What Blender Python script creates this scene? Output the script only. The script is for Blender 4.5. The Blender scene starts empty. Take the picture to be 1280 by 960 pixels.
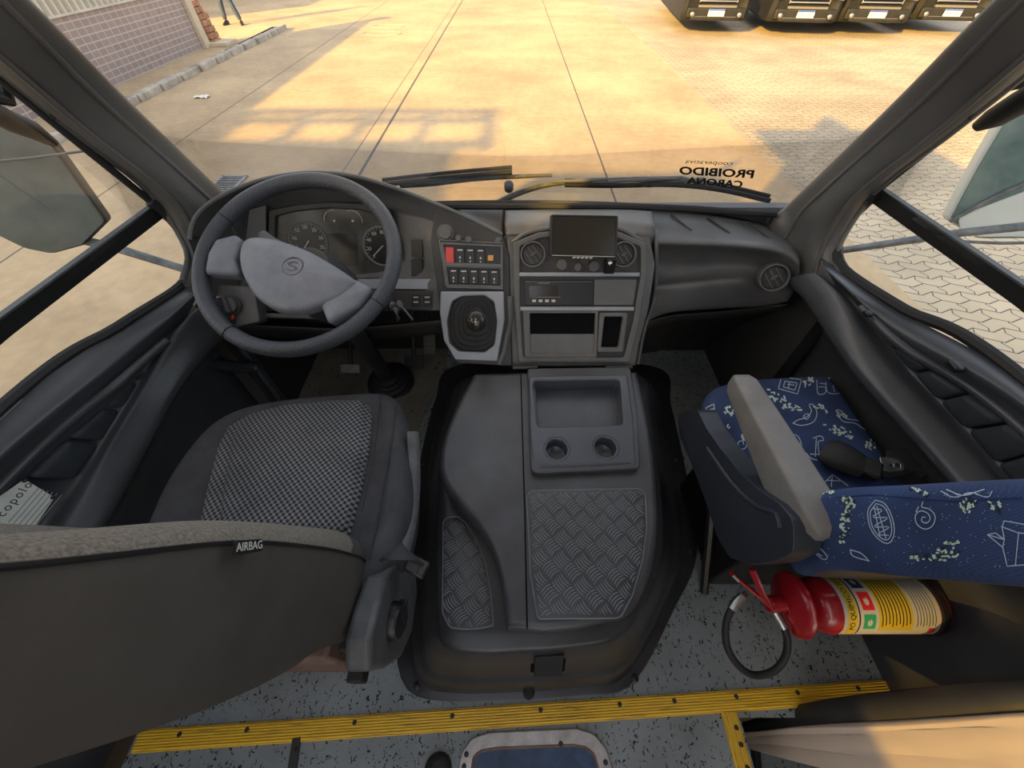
import bpy, bmesh, math, random
from mathutils import Vector, Matrix
from mathutils.bvhtree import BVHTree
random.seed(7)
R = math.radians
C = bpy.context.scene.collection
V = Vector

# ------------------------------------------------------------------ camera
CAM = V((0, 0, 1.40)); F = 490.0; PITCH = 50
cp, sp = math.cos(R(PITCH)), math.sin(R(PITCH))
cam = bpy.data.objects.new('camera', bpy.data.cameras.new('camera')); C.objects.link(cam)
cam.location = CAM; cam.rotation_euler = (R(90 - PITCH), 0, 0)
cam.data.sensor_width = 36; cam.data.lens = F / 1280 * 36; cam.data.clip_start = .02; cam.data.clip_end = 300
bpy.context.scene.camera = cam

def ray(px, py):
    a = (px - 640) / F; b = (480 - py) / F
    return V((a, cp + sp * b, -sp + cp * b))
def W(px, py, x=None, y=None, z=None, pl=None):
    """a survey point of the photograph placed at a known height, depth, side distance or on a plane"""
    d = ray(px, py)
    if pl is not None: t = (pl.translation - CAM).dot(pl.col[2].xyz) / d.dot(pl.col[2].xyz)
    elif x is not None: t = (x - CAM.x) / d.x
    elif y is not None: t = (y - CAM.y) / d.y
    else: t = (z - CAM.z) / d.z
    return CAM + d * t
def plane(p, n, u=(1, 0, 0)):
    n = V(n).normalized(); u = V(u); u = (u - n * u.dot(n)).normalized(); v = n.cross(u)
    m = Matrix((u, v, n)).transposed().to_4x4(); m.translation = V(p); return m
def puv(px, py, pl):
    q = pl.inverted() @ W(px, py, pl=pl); return V((q.x, q.y))
def uvl(pts, pl): return [puv(p[0], p[1], pl) for p in pts]

# ------------------------------------------------------------------ materials
MT = {}
def nodes(name):
    m = bpy.data.materials.new(name); m.use_nodes = True
    nt = m.node_tree; return m, nt, nt.nodes['Principled BSDF']
def N(nt, t, **k):
    n = nt.nodes.new(t)
    for a, b in k.items():
        if a.startswith('i_'): n.inputs[a[2:].replace('_', ' ')].default_value = b
        else: setattr(n, a, b)
    return n
def mat(name, col, rough=.5, spec=.5, metal=0, var=.0, vscale=6, bump=0, bscale=400, coat=0, col2=None, bdist=.001, detail=4):
    m, nt, p = nodes(name); L = nt.links.new
    p.inputs['Base Color'].default_value = (*col, 1); p.inputs['Roughness'].default_value = rough
    p.inputs['Specular IOR Level'].default_value = spec; p.inputs['Metallic'].default_value = metal
    p.inputs['Coat Weight'].default_value = coat
    tc = N(nt, 'ShaderNodeTexCoord')
    if var or col2:
        nz = N(nt, 'ShaderNodeTexNoise', i_Scale=vscale, i_Detail=detail, i_Roughness=.6)
        L(tc.outputs['Object'], nz.inputs['Vector'])
        rp = N(nt, 'ShaderNodeValToRGB'); rp.color_ramp.elements[0].position = .32; rp.color_ramp.elements[1].position = .68
        c2 = col2 or tuple(c * (1 + var) for c in col); c1 = col if col2 else tuple(c * (1 - var) for c in col)
        rp.color_ramp.elements[0].color = (*c1, 1); rp.color_ramp.elements[1].color = (*c2, 1)
        L(nz.outputs['Fac'], rp.inputs['Fac']); L(rp.outputs['Color'], p.inputs['Base Color'])
    if bump:
        n2 = N(nt, 'ShaderNodeTexNoise', i_Scale=bscale, i_Detail=3); L(tc.outputs['Object'], n2.inputs['Vector'])
        b = N(nt, 'ShaderNodeBump', i_Strength=bump, i_Distance=bdist); L(n2.outputs['Fac'], b.inputs['Height'])
        L(b.outputs['Normal'], p.inputs['Normal'])
    MT[name] = m; return m
mat('dash_plastic', (.105, .106, .107), .46, .5, var=.18, vscale=9, bump=.25, bscale=700)
mat('dash_dark', (.042, .041, .040), .5, .4, var=.2, vscale=9, bump=.2, bscale=700)
mat('trim_plastic', (.055, .059, .067), .30, .5, var=.15, vscale=7, bump=.15, bscale=800)
mat('pillar_plastic', (.095, .094, .092), .40, .5, var=.12, vscale=5, bump=.15, bscale=800)
mat('quilt', (.034, .040, .046), .6, .3, var=.15, vscale=30, bump=.4, bscale=500)
mat('cowl_plastic', (.028, .029, .033), .33, .55, var=.25, vscale=8, bump=.22, bscale=500)
mat('lid_plastic', (.054, .056, .062), .34, .5, var=.30, vscale=6, bump=.22, bscale=600)
mat('tray_plastic', (.060, .068, .084), .30, .55, var=.2, vscale=8, bump=.1, bscale=700)
mat('tread', (.042, .045, .050), .38, .5, var=.25, vscale=12, bump=.1, bscale=500)
mat('tread_highlight', (.15, .155, .165), .4, .5)  # lighter grey paints the highlight along the tread ribs
mat('silver_plastic', (.29, .31, .35), .42, .5, var=.1, vscale=10)
mat('grey_line', (.16, .165, .165), .4, .5)
mat('black', (.010, .010, .011), .4, .5)
mat('rubber', (.016, .016, .017), .6, .4, bump=.2, bscale=300)
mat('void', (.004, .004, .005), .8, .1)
mat('screen', (.030, .027, .022), .14, .5, var=.1)
mat('lens', (.075, .072, .062), .2, .5, var=.35, vscale=12)
mat('dial', (.018, .018, .018), .35, .5)
mat('mark', (.55, .54, .50), .5, .4)
mat('chrome', (.65, .65, .65), .18, .5, 1)
mat('steel', (.42, .42, .42), .35, .5, 1, var=.2, vscale=20)
mat('worn_alu', (.50, .47, .45), .5, .5, .6, var=.25, vscale=25, bump=.2, bscale=150)
mat('red_button', (.62, .05, .045), .35, .5)
mat('amber', (.65, .30, .04), .35, .5)
mat('red_paint', (.34, .008, .014), .28, .5, coat=.4, var=.12, vscale=8)
mat('yellow_label', (.52, .38, .03), .45, .4)
mat('white_label', (.46, .45, .40), .45, .4)
mat('label_red', (.55, .02, .03), .45, .4)
mat('label_green', (.03, .32, .14), .45, .4)
mat('label_navy', (.02, .03, .12), .45, .4)
mat('print_black', (.012, .012, .012), .5, .3)
mat('hub', (.115, .128, .158), .5, .45, col2=(.205, .215, .235), vscale=11, bump=.15, bscale=500, detail=6)
mat('hub_mark', (.060, .065, .080), .5, .4)
mat('charcoal_cloth', (.052, .052, .056), .85, .2, var=.2, vscale=14, bump=.5, bscale=900)
mat('side_cloth', (.076, .068, .060), .9, .15, var=.14, vscale=6, bump=.5, bscale=900)
mat('blue_side', (.02, .045, .13), .85, .2)
mat('doodle_white', (.42, .50, .62), .8, .2)
mat('doodle_pale', (.50, .62, .50), .8, .2)
mat('arm_grey', (.17, .16, .15), .5, .4, var=.15, vscale=14, bump=.2, bscale=500)
mat('shell_navy', (.026, .030, .040), .38, .5, var=.15, vscale=8, bump=.15, bscale=600)
mat('recliner_grey', (.085, .085, .087), .5, .45, var=.25, vscale=25, bump=.4, bscale=400)
mat('webbing', (.035, .035, .038), .7, .3, bump=.4, bscale=1200)
mat('rust', (.16, .07, .04), .7, .3, col2=(.22, .17, .14), vscale=9)
mat('beige_vinyl', (.62, .50, .40), .55, .35, var=.06, vscale=5, bump=.35, bscale=9, bdist=.01)
mat('blue_vinyl', (.05, .085, .16), .5, .4, var=.35, vscale=14)
mat('plate_metal', (.42, .42, .38), .45, .5, .5, var=.1, vscale=20)
mat('dusty_column', (.10, .085, .065), .8, .2, var=.3, vscale=15)
mat('wall_outside', (.16, .16, .17), .5, .4)
mat('headliner', (.62, .61, .58), .8, .2)
mat('mirror_face', (.10, .115, .112), .35, .5, .25, var=.25, vscale=9, detail=7)
mat('mirror_teal_reflection', (.10, .17, .17), .15, .6, .4, col2=(.2, .27, .26), vscale=12)  # teal base colour stands in for the reflection in the glass
mat('mirror_shell', (.62, .66, .62), .4, .5, var=.05)
mat('arm_weathered', (.16, .165, .165), .7, .3, var=.4, vscale=30)
mat('car_black', (.016, .016, .017), .5, .25, coat=0, var=.3, vscale=5)
mat('car_glass', (.02, .025, .03), .08, .6)
mat('car_trim', (.12, .115, .11), .4, .5)
mat('tyre', (.018, .018, .018), .8, .2)
mat('plate_white', (.75, .75, .75), .5, .4)
mat('plate_blue', (.03, .08, .45), .5, .4)
mat('denim', (.06, .085, .13), .85, .2, var=.2, vscale=8)
mat('shirt', (.35, .35, .36), .85, .2)
mat('skin', (.40, .22, .15), .6, .35)
mat('hair', (.02, .015, .012), .6, .3)
mat('shoe', (.02, .02, .022), .6, .3)
mat('cream_wall', (.62, .52, .38), .8, .2, var=.1, vscale=3)
mat('louver', (.60, .55, .46), .6, .3, var=.1, vscale=3)
mat('brick_red', (.42, .22, .13), .85, .2, var=.35, vscale=8)
mat('kerb_stone', (.42, .37, .31), .9, .2, var=.35, vscale=3, bump=.6, bscale=12, bdist=.02)
mat('litter', (.75, .74, .70), .8, .2)
mat('offstage_grey', (.5, .5, .5), .5, .4)

def glass(name, tint, refl):
    m, nt, p = nodes(name); L = nt.links.new; nt.nodes.remove(p)
    out = nt.nodes['Material Output']
    tr = N(nt, 'ShaderNodeBsdfTransparent'); tr.inputs['Color'].default_value = (*tint, 1)
    gl = N(nt, 'ShaderNodeBsdfGlossy'); gl.inputs['Roughness'].default_value = .03
    fr = N(nt, 'ShaderNodeFresnel', i_IOR=1.45)
    mu = N(nt, 'ShaderNodeMath', operation='MULTIPLY'); mu.inputs[1].default_value = refl
    L(fr.outputs[0], mu.inputs[0])
    mx = N(nt, 'ShaderNodeMixShader'); L(mu.outputs[0], mx.inputs[0]); L(tr.outputs[0], mx.inputs[1]); L(gl.outputs[0], mx.inputs[2])
    L(mx.outputs[0], out.inputs['Surface']); MT[name] = m
glass('windscreen_glass', (.97, .97, .95), .5)
glass('side_glass', (.95, .96, .93), .5)
glass('tinted_glass', (.60, .60, .62), .5)

def mathn(nt, op, a, b=None):
    n = N(nt, 'ShaderNodeMath', operation=op)
    for i, q in enumerate((a, b)):
        if q is None: continue
        if isinstance(q, (int, float)): n.inputs[i].default_value = q
        else: nt.links.new(q, n.inputs[i])
    return n.outputs[0]
def dotcloth(name, c1, c2, period, rough=.85, uv=False, th=.0, soft=.5, bump=.5, metal=0, var=.25):
    """woven cloth or perforated leather: a lattice of soft dots"""
    m, nt, p = nodes(name); L = nt.links.new
    tc = N(nt, 'ShaderNodeTexCoord'); s = N(nt, 'ShaderNodeSeparateXYZ'); L(tc.outputs['UV' if uv else 'Object'], s.inputs[0])
    k = 2 * math.pi / period
    sx = mathn(nt, 'SINE', mathn(nt, 'MULTIPLY', s.outputs[0], k)); sy = mathn(nt, 'SINE', mathn(nt, 'MULTIPLY', s.outputs[1], k))
    pr = mathn(nt, 'ADD', mathn(nt, 'MULTIPLY', mathn(nt, 'MULTIPLY', sx, sy), .5), .5)
    rp = N(nt, 'ShaderNodeValToRGB'); e = rp.color_ramp.elements
    e[0].position = max(0, .5 + th - soft / 2); e[1].position = min(1, .5 + th + soft / 2); e[0].color = (*c1, 1); e[1].color = (*c2, 1)
    L(pr, rp.inputs['Fac'])
    nz = N(nt, 'ShaderNodeTexNoise', i_Scale=9, i_Detail=4); L(tc.outputs['Object'], nz.inputs['Vector'])
    mr = N(nt, 'ShaderNodeMapRange'); mr.inputs[1].default_value = .3; mr.inputs[2].default_value = .7; mr.inputs[3].default_value = 1 - var; mr.inputs[4].default_value = 1 + var
    L(nz.outputs['Fac'], mr.inputs[0])
    mx = N(nt, 'ShaderNodeVectorMath', operation='SCALE'); L(rp.outputs['Color'], mx.inputs[0]); L(mr.outputs[0], mx.inputs['Scale'])
    L(mx.outputs[0], p.inputs['Base Color'])
    p.inputs['Roughness'].default_value = rough; p.inputs['Specular IOR Level'].default_value = .35
    b = N(nt, 'ShaderNodeBump', i_Strength=bump, i_Distance=.001); L(pr, b.inputs['Height']); L(b.outputs['Normal'], p.inputs['Normal'])
    MT[name] = m
dotcloth('check_cloth', (.016, .016, .018), (.17, .17, .175), .0135)
mat('twill_cloth', (.115, .10, .082), .9, .15, col2=(.23, .20, .17), vscale=330, bump=.5, bscale=700, detail=2)
dotcloth('rim_leather', (.034, .037, .043), (.075, .082, .098), .0065, .36, uv=True, bump=.8, var=.15)
dotcloth('blue_cloth', (.022, .040, .105), (.032, .056, .145), .003, .85, bump=.3)

def speckle(name, base, chip, scale, th, rough=.45, var=.2):
    m, nt, p = nodes(name); L = nt.links.new
    tc = N(nt, 'ShaderNodeTexCoord')
    mp = N(nt, 'ShaderNodeMapping'); mp.inputs['Rotation'].default_value = (0, 0, .7); mp.inputs['Scale'].default_value = (1, .7, 1)
    L(tc.outputs['Object'], mp.inputs[0])
    nd = N(nt, 'ShaderNodeTexNoise', i_Scale=60, i_Detail=1); L(tc.outputs['Object'], nd.inputs['Vector'])
    mv = N(nt, 'ShaderNodeVectorMath', operation='MULTIPLY_ADD'); mv.inputs[1].default_value = (.03, .03, 0)
    L(nd.outputs['Color'], mv.inputs[0]); L(mp.outputs[0], mv.inputs[2])
    vo = N(nt, 'ShaderNodeTexVoronoi', i_Scale=scale); vo.inputs['Randomness'].default_value = 1; L(mv.outputs[0], vo.inputs['Vector'])
    sc = N(nt, 'ShaderNodeSeparateColor'); L(vo.outputs['Color'], sc.inputs[0])
    thr = mathn(nt, 'MULTIPLY', sc.outputs[0], th)
    lt = mathn(nt, 'LESS_THAN', vo.outputs['Distance'], thr)
    nz = N(nt, 'ShaderNodeTexNoise', i_Scale=5, i_Detail=6); L(tc.outputs['Object'], nz.inputs['Vector'])
    rp = N(nt, 'ShaderNodeValToRGB'); e = rp.color_ramp.elements; e[0].position = .3; e[1].position = .7
    e[0].color = (*[c * (1 - var) for c in base], 1); e[1].color = (*[c * (1 + var) for c in base], 1); L(nz.outputs['Fac'], rp.inputs['Fac'])
    mx = N(nt, 'ShaderNodeMix', data_type='RGBA'); L(lt, mx.inputs['Factor']); L(rp.outputs['Color'], mx.inputs['A']); mx.inputs['B'].default_value = (*chip, 1)
    L(mx.outputs['Result'], p.inputs['Base Color']); p.inputs['Roughness'].default_value = rough
    MT[name] = m
speckle('floor_vinyl', (.24, .265, .27), (.012, .014, .016), 150, .42)
speckle('footwell_vinyl', (.19, .175, .135), (.03, .028, .024), 85, .30, .6, .35)

def nosing_mat():
    m, nt, p = nodes('yellow_nosing'); L = nt.links.new
    tc = N(nt, 'ShaderNodeTexCoord'); s = N(nt, 'ShaderNodeSeparateXYZ'); L(tc.outputs['UV'], s.inputs[0])
    wv = mathn(nt, 'SINE', mathn(nt, 'MULTIPLY', s.outputs[1], 2 * math.pi / .006))
    mp = N(nt, 'ShaderNodeMapping'); mp.inputs['Scale'].default_value = (3, 60, 1); L(tc.outputs['UV'], mp.inputs[0])
    nz = N(nt, 'ShaderNodeTexNoise', i_Scale=2.2, i_Detail=6); nz.inputs['Roughness'].default_value = .65; L(mp.outputs[0], nz.inputs['Vector'])
    rp = N(nt, 'ShaderNodeValToRGB'); e = rp.color_ramp.elements; e[0].position = .30; e[1].position = .48
    e[0].color = (.30, .16, .03, 1); e[1].color = (.92, .54, .035, 1); L(nz.outputs['Fac'], rp.inputs['Fac'])
    L(rp.outputs['Color'], p.inputs['Base Color']); p.inputs['Roughness'].default_value = .5
    b = N(nt, 'ShaderNodeBump', i_Strength=.8, i_Distance=.001); L(wv, b.inputs['Height']); L(b.outputs['Normal'], p.inputs['Normal'])
    MT['yellow_nosing'] = m
nosing_mat()

def concrete():
    m, nt, p = nodes('yard_concrete'); L = nt.links.new
    tc = N(nt, 'ShaderNodeTexCoord'); s = N(nt, 'ShaderNodeSeparateXYZ'); L(tc.outputs['Object'], s.inputs[0])
    n1 = N(nt, 'ShaderNodeTexNoise', i_Scale=.55, i_Detail=8); n1.inputs['Roughness'].default_value = .62; L(tc.outputs['Object'], n1.inputs['Vector'])
    n2 = N(nt, 'ShaderNodeTexNoise', i_Scale=9, i_Detail=5); L(tc.outputs['Object'], n2.inputs['Vector'])
    f = mathn(nt, 'ADD', mathn(nt, 'MULTIPLY', n1.outputs['Fac'], .75), mathn(nt, 'MULTIPLY', n2.outputs['Fac'], .25))
    rp = N(nt, 'ShaderNodeValToRGB'); e = rp.color_ramp.elements; e[0].position = .36; e[1].position = .62
    e[0].color = (.38, .275, .165, 1); e[1].color = (.57, .42, .25, 1); L(f, rp.inputs['Fac'])
    prev = rp.outputs['Color']
    def line(prev, coord, at, w, col):
        d = mathn(nt, 'ABSOLUTE', mathn(nt, 'SUBTRACT', coord, at)); lt = mathn(nt, 'LESS_THAN', d, w)
        mx = N(nt, 'ShaderNodeMix', data_type='RGBA'); L(lt, mx.inputs['Factor']); L(prev, mx.inputs['A']); mx.inputs['B'].default_value = (*col, 1)
        return mx.outputs['Result']
    for at, w, c in ((-1.98, .02, (.10, .09, .08)), (-2.22, .012, (.2, .17, .14)), (1.22, .012, (.12, .10, .08)), (-4.95, .012, (.14, .12, .10))):
        prev = line(prev, s.outputs[0], at, w, c)
    for at, w in ((15.5, .012), (10.2, .006), (21.5, .02)):
        prev = line(prev, s.outputs[1], at, w, (.26, .22, .17))
    L(prev, p.inputs['Base Color']); p.inputs['Roughness'].default_value = .85
    b = N(nt, 'ShaderNodeBump', i_Strength=.4, i_Distance=.02); L(n2.outputs['Fac'], b.inputs['Height']); L(b.outputs['Normal'], p.inputs['Normal'])
    MT['yard_concrete'] = m
concrete()
def pavers():
    m, nt, p = nodes('yard_paver'); L = nt.links.new
    tc = N(nt, 'ShaderNodeTexCoord'); s = N(nt, 'ShaderNodeSeparateXYZ'); L(tc.outputs['Object'], s.inputs[0])
    # interlocking wavy blocks: brick rows bent by a zigzag
    k = 2 * math.pi
    tri = lambda q, per: mathn(nt, 'PINGPONG', q, per)
    zx = mathn(nt, 'MULTIPLY', tri(s.outputs[1], .06), .55)
    zy = mathn(nt, 'MULTIPLY', tri(s.outputs[0], .125), .42)
    cb = N(nt, 'ShaderNodeCombineXYZ'); L(mathn(nt, 'ADD', s.outputs[0], zx), cb.inputs[0]); L(mathn(nt, 'ADD', s.outputs[1], zy), cb.inputs[1])
    br = N(nt, 'ShaderNodeTexBrick'); L(cb.outputs[0], br.inputs['Vector'])
    br.inputs['Scale'].default_value = 1; br.inputs['Brick Width'].default_value = .25; br.inputs['Row Height'].default_value = .12
    br.inputs['Mortar Size'].default_value = .006; br.inputs['Mortar Smooth'].default_value = .2
    br.inputs['Color1'].default_value = (.51, .415, .285, 1); br.inputs['Color2'].default_value = (.46, .37, .255, 1); br.inputs['Mortar'].default_value = (.10, .085, .075, 1)
    nz = N(nt, 'ShaderNodeTexNoise', i_Scale=.8, i_Detail=7); L(tc.outputs['Object'], nz.inputs['Vector'])
    mr = N(nt, 'ShaderNodeMapRange'); mr.inputs[1].default_value = .35; mr.inputs[2].default_value = .65; mr.inputs[3].default_value = .8; mr.inputs[4].default_value = 1.12
    L(nz.outputs['Fac'], mr.inputs[0])
    mx = N(nt, 'ShaderNodeVectorMath', operation='SCALE'); L(br.outputs['Color'], mx.inputs[0]); L(mr.outputs[0], mx.inputs['Scale'])
    L(mx.outputs[0], p.inputs['Base Color']); p.inputs['Roughness'].default_value = .85
    b = N(nt, 'ShaderNodeBump', i_Strength=.5, i_Distance=.01); b.invert = True; L(br.outputs['Fac'], b.inputs['Height']); L(b.outputs['Normal'], p.inputs['Normal'])
    MT['yard_paver'] = m
pavers()
def walltile():
    m, nt, p = nodes('wall_tile'); L = nt.links.new
    tc = N(nt, 'ShaderNodeTexCoord'); s = N(nt, 'ShaderNodeSeparateXYZ'); L(tc.outputs['Object'], s.inputs[0])
    cb = N(nt, 'ShaderNodeCombineXYZ'); L(s.outputs[1], cb.inputs[0]); L(s.outputs[2], cb.inputs[1])
    br = N(nt, 'ShaderNodeTexBrick', offset=0); L(cb.outputs[0], br.inputs['Vector'])
    br.inputs['Scale'].default_value = 1; br.inputs['Brick Width'].default_value = .20; br.inputs['Row Height'].default_value = .105
    br.inputs['Mortar Size'].default_value = .009; br.inputs['Mortar Smooth'].default_value = .1
    br.inputs['Color1'].default_value = (.29, .22, .22, 1); br.inputs['Color2'].default_value = (.34, .26, .25, 1); br.inputs['Mortar'].default_value = (.50, .45, .38, 1)
    L(br.outputs['Color'], p.inputs['Base Color']); p.inputs['Roughness'].default_value = .4
    MT['wall_tile'] = m
walltile()
# ------------------------------------------------------------------ mesh helpers
def spl(pts, n, closed=False):
    """smooth curve through the points, n samples evenly along it"""
    pts = [V(p) for p in pts]; k = len(pts)
    if k == 2 and not closed: return [pts[0].lerp(pts[1], i / (n - 1)) for i in range(n)]
    dense = []; seg = k if closed else k - 1; S = 14
    for i in range(seg):
        if closed: p0, p1, p2, p3 = pts[i - 1], pts[i], pts[(i + 1) % k], pts[(i + 2) % k]
        else: p1, p2 = pts[i], pts[i + 1]; p0 = pts[i - 1] if i else p1 * 2 - p2; p3 = pts[i + 2] if i + 2 < k else p2 * 2 - p1
        for j in range(S):
            t = j / S
            dense.append(.5 * ((2 * p1) + (p2 - p0) * t + (2 * p0 - 5 * p1 + 4 * p2 - p3) * t * t + (3 * p1 - p0 - 3 * p2 + p3) * t ** 3))
    dense.append(pts[0].copy() if closed else pts[-1].copy())
    return resample(dense, n, closed)
def resample(dense, n, closed=False):
    d = [0.0]
    for a, b in zip(dense, dense[1:]): d.append(d[-1] + (b - a).length)
    out = []; j = 0; m = n if closed else n - 1
    for i in range(n):
        t = d[-1] * i / m
        while j < len(d) - 2 and d[j + 1] < t: j += 1
        q = (t - d[j]) / max(1e-9, d[j + 1] - d[j]); out.append(dense[j].lerp(dense[j + 1], min(1, max(0, q))))
    return out
def rpoly(pts, r, seg=5):
    """round the corners of a closed polygon; r is one radius or one per corner"""
    pts = [V(p) for p in pts]; out = []; k = len(pts)
    for i, p in enumerate(pts):
        ri = r[i] if isinstance(r, (list, tuple)) else r
        a = pts[i - 1] - p; b = pts[(i + 1) % k] - p; la, lb = a.length, b.length
        if ri <= 0 or la < 1e-6 or lb < 1e-6: out.append(p); continue
        a /= la; b /= lb; ang = a.angle(b, 0); 
        if ang > 3.0: out.append(p); continue
        d = min(ri / math.tan(ang / 2), la * .48, lb * .48)
        s, e = p + a * d, p + b * d
        for j in range(seg + 1):
            t = j / seg; out.append(s * (1 - t) ** 2 + p * 2 * t * (1 - t) + e * t * t)
    return out
class M:
    def __init__(s): s.v = []; s.f = []; s.m = []; s.uv = []
    def face(s, idx, mi=0, uv=None): s.f.append(tuple(idx)); s.m.append(mi); s.uv.append(uv)
    def add(s, o, mi=None):
        n = len(s.v); s.v += o.v
        for f, m, u in zip(o.f, o.m, o.uv): s.face([i + n for i in f], m if mi is None else mi, u)
        return s
    def box(s, c, size, rot=None, mi=0):
        n = len(s.v); h = V(size) / 2; r = rot or Matrix.Identity(3)
        for x in (-1, 1):
            for y in (-1, 1):
                for z in (-1, 1): s.v.append(V(c) + r @ V((x * h.x, y * h.y, z * h.z)))
        for f in ((0, 1, 3, 2), (4, 6, 7, 5), (0, 4, 5, 1), (2, 3, 7, 6), (0, 2, 6, 4), (1, 5, 7, 3)): s.face([i + n for i in f], mi)
        return s
    def grid(s, G, closed=False, mi=0, mfun=None, flip=False):
        n = len(s.v); nv, nu = len(G), len(G[0])
        for row in G: s.v += row
        U = [0.0]
        mid = G[nv // 2]
        for i in range(nu): U.append(U[-1] + (mid[(i + 1) % nu] - mid[i]).length)
        Vv = [0.0]
        for j in range(nv - 1): Vv.append(Vv[-1] + (G[j + 1][nu // 2] - G[j][nu // 2]).length)
        for j in range(nv - 1):
            for i in range(nu if closed else nu - 1):
                i2 = (i + 1) % nu; q = [n + j * nu + i, n + j * nu + i2, n + (j + 1) * nu + i2, n + (j + 1) * nu + i]
                uv = [(U[i], Vv[j]), (U[i + 1], Vv[j]), (U[i + 1], Vv[j + 1]), (U[i], Vv[j + 1])]
                if flip: q.reverse(); uv.reverse()
                s.face(q, mfun(j, i) if mfun else mi, uv)
        return s
    def cap(s, ring, mi=0, flip=False):
        n = len(s.v); s.v += list(ring); k = len(ring); idx = list(range(n, n + k)); s.face(idx[::-1] if flip else idx, mi); return s
    def tube(s, path, r, n=10, closed=False, mi=0, caps=True, flat=1.0, up=None):
        path = [V(p) for p in path]; k = len(path); rs = r if isinstance(r, (list, tuple)) else [r] * k
        rows = []; u = None
        for i, p in enumerate(path):
            a = path[i - 1] if (i or closed) else path[i]; b = path[(i + 1) % k] if (i < k - 1 or closed) else path[i]
            t = (b - a).normalized()
            if up is not None: u = (V(up) - t * V(up).dot(t)).normalized()
            else:
                if u is None: u = t.orthogonal().normalized()
                u = (u - t * u.dot(t)).normalized()
            w = t.cross(u)
            rows.append([p + (u * math.cos(2 * math.pi * j / n) * flat + w * math.sin(2 * math.pi * j / n)) * rs[i] for j in range(n)])
        if closed: rows.append(list(rows[0]))
        s.grid(rows, closed=True, mi=mi)
        if caps and not closed: s.cap(rows[0], mi, True); s.cap(rows[-1], mi)
        return s
    def lathe(s, prof, mx=None, n=32, mi=0, mfun=None, caps=True):
        """prof: (radius, height) about the local z axis of mx"""
        mx = mx or Matrix.Identity(4)
        rows = [[mx @ V((r * math.cos(2 * math.pi * j / n), r * math.sin(2 * math.pi * j / n), z)) for j in range(n)] for r, z in prof]
        s.grid(rows, closed=True, mi=mi, mfun=mfun, flip=False)
        if caps and prof[0][0] > 1e-5: s.cap(rows[0], mfun(0, 0) if mfun else mi, True)
        if caps and prof[-1][0] > 1e-5: s.cap(rows[-1], mfun(len(prof) - 2, 0) if mfun else mi)
        return s
    def prism(s, loop, vec, mi=0):
        loop = [V(p) for p in loop]; vec = V(vec); n = len(s.v); k = len(loop); s.v += loop; s.v += [p + vec for p in loop]
        s.face(range(n, n + k), mi); s.face(range(n + 2 * k - 1, n + k - 1, -1), mi)
        for i in range(k): s.face((n + i, n + k + i, n + k + (i + 1) % k, n + (i + 1) % k), mi)
        return s
    def xf(s, mx): s.v = [mx @ p for p in s.v]; return s
    def build(s, name, mats, parent=None, smooth=38, bevel=0, seg=2, weld=True, solid=0):
        me = bpy.data.meshes.new(name); me.from_pydata([tuple(p) for p in s.v], [], s.f)
        mats = [mats] if isinstance(mats, str) else mats
        for q in mats: me.materials.append(MT[q])
        uvl_ = me.uv_layers.new(name='UVMap')
        for p, mi, uv in zip(me.polygons, s.m, s.uv):
            p.material_index = min(mi, len(mats) - 1)
            if uv:
                for li, q in zip(p.loop_indices, uv): uvl_.data[li].uv = q
        bm = bmesh.new(); bm.from_mesh(me)
        if weld: bmesh.ops.remove_doubles(bm, verts=bm.verts, dist=1e-5)
        bmesh.ops.recalc_face_normals(bm, faces=bm.faces); bm.to_mesh(me); bm.free()
        return link(name, me, parent, smooth, bevel, seg, solid)
def link(name, me, parent=None, smooth=38, bevel=0, seg=2, solid=0):
    if smooth:
        me.polygons.foreach_set('use_smooth', [True] * len(me.polygons)); me.set_sharp_from_angle(angle=R(smooth))
    o = bpy.data.objects.new(name, me); C.objects.link(o)
    if solid:
        q = o.modifiers.new('solid', 'SOLIDIFY'); q.thickness = solid; q.offset = -1
    if bevel:
        q = o.modifiers.new('bevel', 'BEVEL'); q.width = bevel; q.segments = seg; q.limit_method = 'ANGLE'; q.angle_limit = R(40); q.harden_normals = False
    if parent is not None:
        o.parent = parent; o.matrix_parent_inverse = worldm(parent).inverted()
    return o
def worldm(o):
    m = o.matrix_basis.copy()
    if o.parent is not None: m = worldm(o.parent) @ o.matrix_parent_inverse @ m
    return m
def thing(name, label, cat, loc=(0, 0, 0), group=None, kind=None):
    o = bpy.data.objects.new(name, None); C.objects.link(o); o.location = loc; o.empty_display_size = .05
    return tag(o, label, cat, group, kind)
def tag(o, label=None, cat=None, group=None, kind=None):
    if label: o['label'] = label
    if cat: o['category'] = cat
    if group: o['group'] = group
    if kind: o['kind'] = kind
    return o
def struct(o, label=None, cat=None):
    return tag(o, label, cat, kind='structure')
def curve_mesh(cu, mx):
    ob = bpy.data.objects.new('tmp', cu); me = bpy.data.meshes.new_from_object(ob); bpy.data.objects.remove(ob); bpy.data.curves.remove(cu)
    me.transform(mx); return me
def plate_mesh(loops, pl, front, back, bevel=0, res=2):
    """a slab on a plane: first loop is its outline, further loops are holes (all in plane coordinates)"""
    cu = bpy.data.curves.new('plate', 'CURVE'); cu.dimensions = '2D'; cu.fill_mode = 'BOTH'
    for lp in loops:
        sp_ = cu.splines.new('POLY'); sp_.points.add(len(lp) - 1); sp_.use_cyclic_u = True
        for q, p in zip(sp_.points, lp): q.co = (p[0], p[1], 0, 1)
    th = front - back; cu.extrude = max(1e-5, th / 2 - bevel); cu.bevel_depth = bevel; cu.bevel_resolution = res; cu.offset = -bevel
    return curve_mesh(cu, pl @ Matrix.Translation((0, 0, (front + back) / 2)))
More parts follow.
